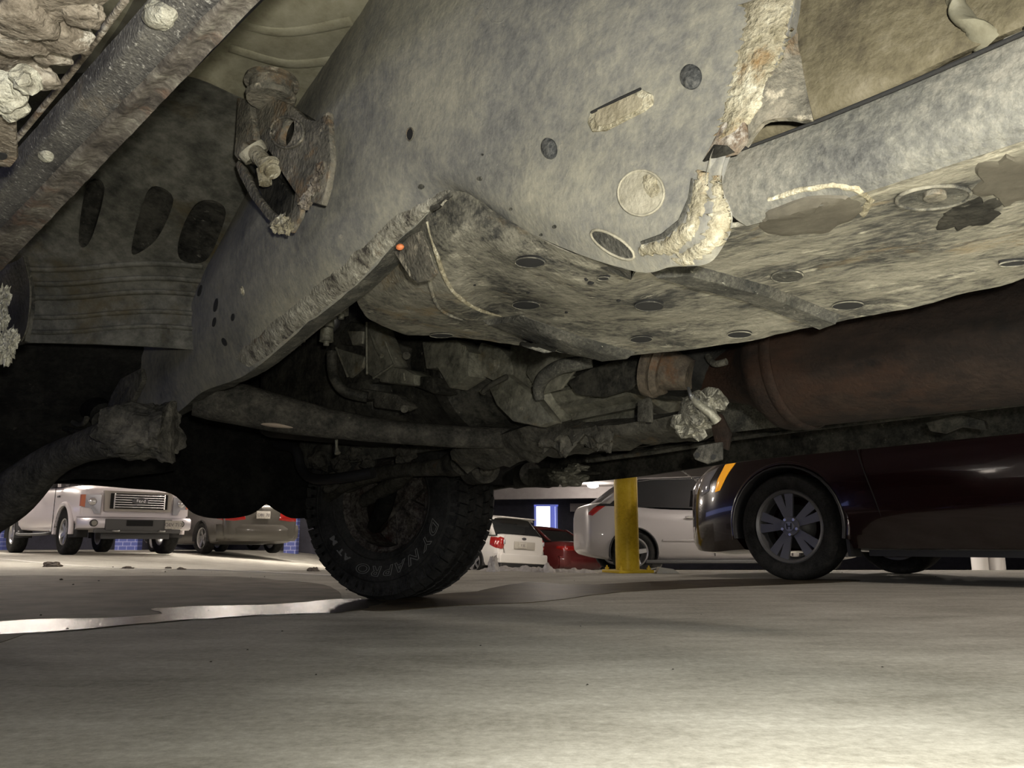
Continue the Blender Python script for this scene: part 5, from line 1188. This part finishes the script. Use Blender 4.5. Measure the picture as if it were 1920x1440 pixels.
# --- white pickup truck
def truck():
    car = empty('pickup_truck'); tag(car, 'white pickup truck with a barred chrome grille facing right', 'pickup truck')
    w = 1.0; f = 2.95
    st = [(-f, w * .9, .55, 1.30, 0), (-f + .1, w * .97, .48, 1.38, 0), (-1.2, w * .98, .45, 1.38, 0), (.2, w * .98, .42, 1.30, 0), (1.1, w * .98, .42, 1.26, .03), (1.9, w * .985, .46, 1.24, .05), (f - .55, w * .97, .50, 1.20, .05), (f - .3, w * .95, .55, 1.15, .04), (f - .18, w * .92, .60, 1.08, .02)]
    wl = [(w - .01, 1.95, .41), (w - .01, -1.75, .41)]; car_body(car, st, 'white_paint', wl, .48)
    for s in (1, -1):
        for y in (1.95, -1.75): make_wheel(car, (s * (w - .14), y, .41), .41, .235, .27, s, 6, False, 'alloy')
        # arch lips
        bm = bmesh.new(); a_tube(bm, [(s * .985, 1.95 + math.cos(a_) * .50, .41 + math.sin(a_) * .50) for a_ in [R(-5 + 19 * i) for i in range(11)]], .045, 10, 3); from_bm('fender_flare', bm, 'white_paint', car)
    side = [(1.25, 1.25), (.45, 1.85), (-.2, 1.90), (-1.0, 1.86), (-1.15, 1.30)]
    cabin(car, side, w * .93, w * .76, 'white_paint', [(1.25, 1.25, .45, 1.85, .1), (.1, 1.26, .05, 1.86, .1), (-1.1, 1.3, -1.0, 1.86, .14)], [(.5, 1.82), (.1, 1.89), (-.4, 1.91), (-1.05, 1.86)], 1.27)
    # front panel around the grille
    def fr(x, z, dy=0): return (x, f - .16 - .10 * abs(x) ** 3 + dy, z)
    def fpoly(name, pts, off, mat, bv=.006, dy=0.0, sub=None): return part_poly(name, car, [fr(x_, z_, dy) for x_, z_ in pts], (0, off, 0), mat, bv, sub)
    fpoly('front_panel', [(-.95, .70), (-.95, 1.05), (-.6, 1.10), (.6, 1.10), (.95, 1.05), (.95, .70)], .04, 'white_paint', .01)
    g = fpoly('grille', [(-.58, .77), (-.60, 1.13), (.60, 1.13), (.58, .77)], .09, 'beige_paint', .014)
    bm = bmesh.new(); a_box(bm, (0, f - .065, .95), (1.0, .03, .27)); from_bm('grille_recess', bm, 'hole', g, False)
    bm = bmesh.new()
    for i in range(6): a_box(bm, (0, f - .05, .845 + i * .042), (.86, .035, .020))
    a_box(bm, (-.44, f - .05, .95), (.025, .03, .27)); a_box(bm, (.44, f - .05, .95), (.025, .03, .27)); bevel(bm, .004, 1); from_bm('grille_bar', bm, 'chrome', g, True, 40)
    bm = bmesh.new(); a_ball(bm, (0, f - .018, .955), (.15, .028, .062), 28, 10); e_ = from_bm('emblem', bm, 'badge_blue', g)
    t_ = text_mesh('emblem_script', 'Ford', .085, 'chrome', e_, (0, f + .008, .955), (R(90), 0, R(180)), .003)
    for s in (-1, 1):
        h_ = fpoly('headlight', [(s * .64, .72), (s * .64, 1.05), (s * .93, 1.05), (s * .93, .83), (s * .78, .82), (s * .73, .72)], .07, 'clearlens', .008)
        fpoly('turn_lens', [(s * .89, .83), (s * .89, 1.05), (s * .955, 1.05), (s * .955, .85)], .075, 'amber_dull', .006, 0, h_)
        bm = bmesh.new(); a_ball(bm, (s * .78, f - .12, .93), (.07, .03, .07)); from_bm('lamp_bowl', bm, 'chrome', h_)
    # bumper
    bm = bmesh.new(); xs = [-1.0, -.93, -.7, -.35, 0, .35, .7, .93, 1.0]
    def byy(x_): return f - .02 - .16 * abs(x_) ** 4
    prof = [(.44, -.05), (.47, .03), (.55, .045), (.64, .03), (.67, -.03)]
    G = [[bm.verts.new((x_, byy(x_) + dy, z)) for x_ in xs] for z, dy in prof]; H = [[bm.verts.new((x_ * .97, byy(x_) - .14, z)) for x_ in xs] for z, dy in prof]
    for i in range(len(prof) - 1):
        for j in range(8): bm.faces.new((G[i][j], G[i][j + 1], G[i + 1][j + 1], G[i + 1][j])); bm.faces.new((H[i][j], H[i + 1][j], H[i + 1][j + 1], H[i][j + 1]))
        bm.faces.new((G[i][0], G[i + 1][0], H[i + 1][0], H[i][0])); bm.faces.new((G[i][8], H[i][8], H[i + 1][8], G[i + 1][8]))
    for i in (0, -1):
        for j in range(8): bm.faces.new((G[i][j], H[i][j], H[i][j + 1], G[i][j + 1]))
    bu = from_bm('front_bumper', bm, plain('bumper_chrome', (.62, .59, .62), .28, .55), car, True, 50)
    bm = bmesh.new(); a_box(bm, (0, f + .005, .53), (1.16, .06, .20)); a_box(bm, (0, f - .02, .42), (1.5, .08, .07)); bevel(bm, .012); from_bm('bumper_insert', bm, 'greyplastic', car, True, 40)
    bm = bmesh.new(); a_box(bm, (0, f + .04, .56), (.46, .01, .10)); from_bm('air_slot', bm, 'hole', car, False)
    bm = bmesh.new(); a_box(bm, (0, f - .13, .335), (1.2, .03, .11)); bevel(bm, .01); from_bm('air_dam', bm, 'greyplastic', car)
    for s in (-1, 1):
        bm = bmesh.new(); a_cyl(bm, (s * .76, f - .1, .555), (s * .76, f + .0, .555), .062, None, 24); fg = from_bm('fog_light', bm, 'blackplastic', car, True, 40)
        bm = bmesh.new(); a_cyl(bm, (s * .76, f - .02, .555), (s * .76, f + .008, .555), .046, None, 24); from_bm('fog_lens', bm, plain('dull_fog_lens', (.25, .24, .21), .3), fg, True, 40)
        bm = bmesh.new(); a_tube(bm, [(s * .40 - .05, f - .02, .43), (s * .40 - .04, f + .07, .42), (s * .40 + .04, f + .07, .42), (s * .40 + .05, f - .02, .43)], .016, 8, 4); from_bm('tow_hook', bm, 'steel', car)
        bm = bmesh.new(); a_tube(bm, [(s * .98, 1.25, .44), (s * 1.02, 1.1, .38), (s * 1.02, -.9, .38), (s * .98, -1.1, .44)], .045, 12, 4, .6); from_bm('step_bar', bm, 'greyplastic', car)
        bm = bmesh.new(); a_ball(bm, (s * 1.16, .95, 1.38), (.12, .06, .10)); a_box(bm, (s * 1.02, .98, 1.33), (.12, .04, .04)); from_bm('wing_mirror', bm, 'greyplastic', car)
        bm = bmesh.new(); a_ball(bm, (s * 1.0, .35, 1.10), (.02, .09, .02)); from_bm('door_handle', bm, 'greyplastic', car)
        bm = bmesh.new(); a_box(bm, (s * .985, 1.50, 1.06), (.02, .14, .035)); bevel(bm, .006); from_bm('side_badge', bm, 'greyplastic', car)
        bm = bmesh.new(); a_box(bm, (s * .984, 1.26, .86), (.008, .012, .8)); from_bm('door_gap', bm, 'hole', car, False)
    number_plate(car, -.60, f + .045, .54, R(180), 'OEV 717')
    bm = bmesh.new(); a_cyl(bm, (.80, 1.45, 1.24), (.84, 1.25, 1.95), .006, .003, 8); from_bm('aerial', bm, 'blackplastic', car)
    return car
T = truck()
# front near corner of the truck at (-7.63, 14.6)
fw = Vector((math.sin(TH), -math.cos(TH), 0)); rt = Vector((math.cos(TH), math.sin(TH), 0))
nc = Vector((-7.60, 14.6, 0)); o_ = nc - fw * 2.75 + rt * 1.0; place(T, o_.x, o_.y, OPP)
# --- maroon sedan, its front wheel and door beside the vehicle
def maroon():
    car = empty('sedan'); tag(car, 'glossy maroon sedan on ten-spoke wheels at the right, amber side light', 'car')
    w = .92; f = 2.42
    st = [(-f, w * .7, .5, .84, 0), (-f + .1, w * .9, .3, 1.02, 0), (-f + .5, w * .97, .20, 1.05, .02), (-1.0, w, .175, 1.0, .02), (0, w, .175, .97, .02), (.9, w, .175, .95, .02),
          (1.45, w * .995, .18, .90, .03), (1.80, w * .98, .165, .85, .03), (2.00, w * .935, .15, .79, .02), (2.16, w * .85, .155, .72, .01), (2.29, w * .70, .17, .66, 0), (2.37, w * .52, .20, .60, 0), (f, w * .3, .25, .54, 0)]
    wl = [(w - .01, 1.40, .335), (w - .01, -1.40, .335)]; MB_ = car_body(car, st, 'maroon', wl, .385)
    for s in (1, -1):
        for y in (1.40, -1.40):
            wh = make_wheel(car, (s * (w - .115), y, .333), .333, .225, .225, s, 5, True, 'satin', 0, s < 0 and y > 0)
            if s < 0:
                bm = bmesh.new(); a_cyl(bm, (-.065, 0, 0), (-.082, 0, 0), .032, .030, 28); h_ = from_bm('hub_cap', bm, 'alloy', wh, True, 40)
                # the raised letter-like emblem in the hub cap
                bm = bmesh.new()
                for sg in (-1, 1): a_prism(bm, [(-.083, sg * .019, .019), (-.083, sg * .012, .019), (-.083, sg * .009, -.019), (-.083, sg * .016, -.019)], (-.003, 0, 0))
                a_prism(bm, [(-.083, -.012, .004), (-.083, .012, .004), (-.083, .011, -.003), (-.083, -.011, -.003)], (-.003, 0, 0))
                from_bm('hub_emblem', bm, 'blackplastic', h_, False)
    side = [(1.2, .93), (.35, 1.43), (-.2, 1.46), (-.95, 1.42), (-1.8, 1.04)]
    cabin(car, side, w * .92, w * .68, 'maroon', [(1.2, .93, .35, 1.43, .08), (.0, .96, -.02, 1.42, .09), (-1.6, 1.03, -.98, 1.42, .16)], [(.40, 1.41), (.1, 1.455), (-.3, 1.46), (-1.0, 1.40)], .96)
    # door gap, arch lip, mud flap, headlight with amber end
    for s in (-1, 1):
        bm = bmesh.new(); a_tube(bm, [(s * .921, .93, .92), (s * .9225, .90, .72), (s * .922, .83, .48), (s * .905, .79, .33), (s * .90, .76, .27)], .0035, 6, 5); from_bm('door_gap', bm, 'hole', car, False)
        bm = bmesh.new(); a_tube(bm, [(s * .9222, -.2, .96), (s * .9222, -.2, .6), (s * .915, -.2, .3)], .0035, 6, 5); from_bm('door_gap', bm, 'hole', car, False)
        bm = bmesh.new(); a_tube(bm, [(s * .905, 1.40 + math.cos(a_) * .395, .335 + math.sin(a_) * .395) for a_ in [R(-12 + 20.4 * i) for i in range(11)]], .014, 8, 4); from_bm('arch_lip', bm, 'maroon', car)
        h_ = skin('headlight', car, MB_, [(0, 1.92, .745), (0, 1.99, .65), (0, 2.0, .58)], [(0, 2.10, .70), (0, 2.12, .62), (0, 2.09, .55)], (-s, 0, 0), 'clearlens', .008)
        skin('turn_lens', car, MB_, [(0, 1.76, .775), (0, 1.82, .70), (0, 1.895, .58)], [(0, 1.86, .755), (0, 1.915, .66), (0, 1.94, .57)], (-s, 0, 0), 'amber', .010, 10, 5, h_)
        skin('headlight', car, MB_, [(s * .50, 0, .66), (s * .62, 0, .68), (s * .78, 0, .72)], [(s * .50, 0, .58), (s * .64, 0, .57), (s * .78, 0, .57)], (0, -1, 0), 'clearlens', .008)
        part_poly('sill_skirt', car, [(s * .82, .92, .19), (s * .82, -.92, .19), (s * .82, -.92, .155), (s * .82, .92, .155)], (s * .03, 0, 0), 'blackplastic', .008)
        part_poly('mud_flap', car, [(s * .89, 1.02, .30), (s * .75, 1.02, .30), (s * .75, 1.01, .15), (s * .89, 1.01, .15)], (0, .02, 0), 'blackplastic', .004)
        bm = bmesh.new(); a_ball(bm, (s * .945, .35, .84), (.02, .10, .02)); from_bm('door_handle', bm, 'maroon', car)
    part_poly('grille', car, [(-.45, 2.40, .62), (.45, 2.40, .62), (.42, 2.44, .50), (-.42, 2.44, .50)], (0, .03, 0), 'blackplastic', .006)
    hub = Vector((1.795, 5.34, 0)); fwd = Vector((-math.sin(TH), math.cos(TH), 0)); rt_ = Vector((math.cos(TH), math.sin(TH), 0))
    o_ = hub - fwd * 1.40 + rt_ * (w - .115 + .02); place(car, o_.x, o_.y, GRID)
maroon()

# --- bollard, paper, posts, snow, rubble, chain
def bollard():
    p = fl(1177, 1073.5); e = empty('bollard', (p.x, p.y, 0), R(20)); tag(e, 'yellow steel bollard on a bolted base plate', 'bollard')
    bm = bmesh.new(); a_lathe(bm, [(0.0, .001), (0, .093), (1.05, .093), (1.09, .085), (1.12, .05), (1.13, .001)], 40, Matrix.Rotation(R(-90), 4, 'Y')); from_bm('post', bm, 'yellow', e, True, 40)
    bm = bmesh.new(); a_box(bm, (0, 0, .011), (.30, .30, .022)); bevel(bm, .003); from_bm('base_plate', bm, 'yellow', e, True, 40)
    for sx in (-1, 1):
        for sy in (-1, 1):
            bm = bmesh.new(); a_cyl(bm, (sx * .12, sy * .12, .02), (sx * .12, sy * .12, .04), .016, .016, 6); a_cyl(bm, (sx * .12, sy * .12, .04), (sx * .12, sy * .12, .055), .008, .006, 10)
            from_bm('bolt', bm, 'yellow', e, True, 40)
bollard()
p = fl(1252, 1075)
bm = bmesh.new(); a_prism(bm, [(-.085, 0, 0), (-.06, -.01, .045), (.045, .0, .030), (.09, 0, .0)], (0, .10, 0)); a_box(bm, (0, .05, .002), (.17, .12, .004))
o = from_bm('folded_paper', bm, 'paper', None, False); o.location = (p.x, p.y, .001); tag(o, 'pale crumpled sheet of paper on the floor right of the bollard', 'paper')
for k_, (px, lab, ww) in enumerate([(1838, 'left of the two short white posts behind the maroon car', .10), (1869, 'right of the two short white posts behind the maroon car', .105)]):
    q = wY(px, 1064, 11.0); bm = bmesh.new(); a_lathe(bm, [(0, .001), (0, ww), (.95, ww), (1.0, ww * .6), (1.0, .001)], 28, Matrix.Rotation(R(-90), 4, 'Y'))
    o = from_bm('post', bm, 'white_post', None, True, 40); o.location = (q.x, q.y, ground(q.x, q.y)); tag(o, lab, 'post')
def lump(name, p, size, mat, label, cat_, rough=.35, seed=0, sub=4, group=None, sink=.15, sc_=3):
    bm = bmesh.new(); bmesh.ops.create_icosphere(bm, subdivisions=sub, radius=1)
    for v in bm.verts:
        n = noise.fractal(v.co * 1.3 + Vector((seed * 5.1, seed, 0)), .7, 2.1, 5)
        c_ = noise.cell(v.co * sc_ + Vector((seed, 0, 0))) * .12
        v.co = v.co * (1 + rough * n + c_)
        v.co = Vector((v.co.x * size[0], v.co.y * size[1], max(-sink, v.co.z) * size[2] + sink * size[2]))
    o = from_bm(name, bm, mat, None, True, 28); o.location = p; return tag(o, label, cat_, group)
q = fl(925, 1072); lump('ice_chunk', (q.x, q.y, 0), (.05, .05, .10), 'snow', 'white pointed chunk of ice standing beside the big tyre', 'ice', .35, 3, 3)
def snow_ridge():
    a_, b_ = fl(895, 1067), fl(1135, 1075); bm = bmesh.new(); n, mm = 150, 14; rows = []
    for i in range(n):
        t_ = i / (n - 1); c_ = a_.lerp(b_, t_) + Vector((0, .10 * math.sin(t_ * 9), 0)); row = []
        hgt = .030 + .03 * abs(noise.noise(Vector((t_ * 11, 2, 0)))) + .03 * max(0, noise.noise(Vector((t_ * 6, 9, 0)))) + .05 * math.exp(-((t_ - .58) / .03) ** 2)
        env = min(1, t_ * 12, (1 - t_) * 7)
        for j in range(mm):
            u = j / (mm - 1) * 2 - 1
            z = hgt * env * (1 - u * u) * (1 + .35 * noise.fractal(Vector((t_ * 26, u * 2, 5)), .9, 2, 3))
            row.append(bm.verts.new((c_.x, c_.y + u * .22 + .02 * noise.noise(Vector((t_ * 40, u * 3, 1))), ground(c_.x, c_.y + u * .22) - .012 + max(0, z))))
        rows.append(row)
    for r_, s_ in zip(rows, rows[1:]):
        for j in range(mm - 1): bm.faces.new((r_[j], r_[j + 1], s_[j + 1], s_[j]))
    o = from_bm('snow_ridge', bm, 'snow'); tag(o, 'low ridge of dirty snow on the floor left of the bollard', 'snow', kind='stuff')
snow_ridge()
for k_, (px, py, sx, sz, lab) in enumerate([(98, 1063, .085, .045, 'largest lump of dirty slush on the floor, below the pickup truck'), (240, 1066, .05, .018, 'flat brown lump of slush, second from the left'),
                                  (316, 1066, .03, .014, 'small brown lump of slush in the middle of the row'), (340, 1068, .035, .015, 'small brown lump of slush left of the taupe sedan'), (588, 1071, .05, .028, 'brown lump of slush touching the left side of the big tyre')]):
    q = fl(px, py); lump('slush_lump', (q.x, q.y, 0), (sx, sx * .7, sz), grime('slush_%d' % k_, [(.34, (.16, .13, .10)), (.6, (.34, .30, .25))], 14, 60) if k_ == 0 else bpy.data.materials['slush_0'], lab, 'slush', .4, k_ + 11, 3)
for k_ in range(34):
    px, py = random.uniform(0, 1900), random.choice([random.uniform(1066, 1110), random.uniform(1110, 1320)])
    if k_ < 8: px, py = [(115, 1088), (137, 1097), (185, 1090), (212, 1064), (310, 1073), (391, 1146), (76, 1155), (126, 1181)][k_]
    q = fl(px, py); s_ = random.uniform(.002, .0042) * (1.6 if py < 1110 else .8) * (1 + (k_ < 8) * .9)
    lump('pebble', (q.x, q.y, .002), (s_, s_, s_ * .7), 'arm', 'tiny dark pebble of grit lying on the concrete floor', 'pebble', .3, k_, 1, 'grit pebbles on the floor')
def chain():
    a_ = wY(1262, 872, 7.8); b_ = wY(1345, 928, 7.8); n = 26; bm = bmesh.new(); a_ = b_ + (a_ - b_) * ((CZ - b_.z) / (a_.z - b_.z)); d_ = (b_ - a_); L_ = d_.length
    n = int(L_ / .019)
    for i in range(n):
        t_ = (i + .5) / n; c_ = a_.lerp(b_, t_) 
        fm = Matrix.Translation(c_) @ d_.normalized().to_track_quat('X', 'Z').to_matrix().to_4x4() @ Matrix.Rotation(R(90) * (i % 2) + .3, 4, 'X')
        pts = [fm @ Vector((math.cos(q_) * .013, math.sin(q_) * .007, 0)) for q_ in [2 * math.pi * j / 12 for j in range(13)]]
        a_tube(bm, pts, .0024, 5, 1)
    o = from_bm('chain', bm, 'steel'); tag(o, 'thin steel chain running down from the ceiling to just left of the maroon car', 'chain')
chain()

# ------------------------------------------------------------------ puddles and the painted floor shade
def blob(name, pts, mat, label, z=.003, kind='stuff', jag=.02, k=7):
    P = [fl(*p) for p in pts]; c = Vector((sum(p.x for p in P) / len(P), sum(p.y for p in P) / len(P), 0))
    loop = []
    n = len(P)
    for i in range(n):
        for j in range(k):
            q = cat(P[i - 1], P[i], P[(i + 1) % n], P[(i + 2) % n], j / k)
            a_ = noise.fractal(Vector((q.x * 7, q.y * 7, 3)), .7, 2, 4) * jag * (q.y * .5)
            d_ = Vector((q.x - c.x, q.y - c.y, 0)); d_.normalize(); loop.append(Vector((q.x, q.y, 0)) + d_ * a_)
    bm = bmesh.new(); vs = [bm.verts.new((p.x, p.y, ground(p.x, p.y) + z)) for p in loop]
    low = [bm.verts.new((p.x, p.y, ground(p.x, p.y) - .01)) for p in loop]
    bm.faces.new(vs)
    for i in range(len(vs)): bm.faces.new((vs[i], low[i], low[(i + 1) % len(vs)], vs[(i + 1) % len(vs)]))
    bmesh.ops.triangulate(bm, faces=bm.faces[:])
    o = from_bm(name, bm, mat, None, False); return tag(o, label, 'puddle', kind=kind)
blob('shade_patch', [(-60, 1084), (220, 1080), (440, 1082), (620, 1100), (600, 1140), (330, 1152), (100, 1176), (-60, 1190)], 'shaded', 'broad brownish patch of shade painted on the floor left of the big tyre', .0015)
blob('puddle', [(-80, 1176), (60, 1163), (200, 1160), (300, 1152), (290, 1143), (380, 1137), (470, 1136), (560, 1131), (640, 1124), (720, 1128), (660, 1147), (560, 1152), (400, 1160), (250, 1172), (120, 1184), (-80, 1193)], 'wet', 'long shining puddle running from the left edge to the big tyre', .003)
blob('wet_patch', [(660, 1128), (800, 1116), (900, 1108), (990, 1092), (1080, 1097), (1200, 1092), (1330, 1087), (1500, 1086), (1620, 1089), (1480, 1096), (1300, 1103), (1150, 1112), (1020, 1128), (860, 1136), (700, 1146)], 'shaded2', 'dark wet patch on the floor from the big tyre towards the maroon car', .0025)
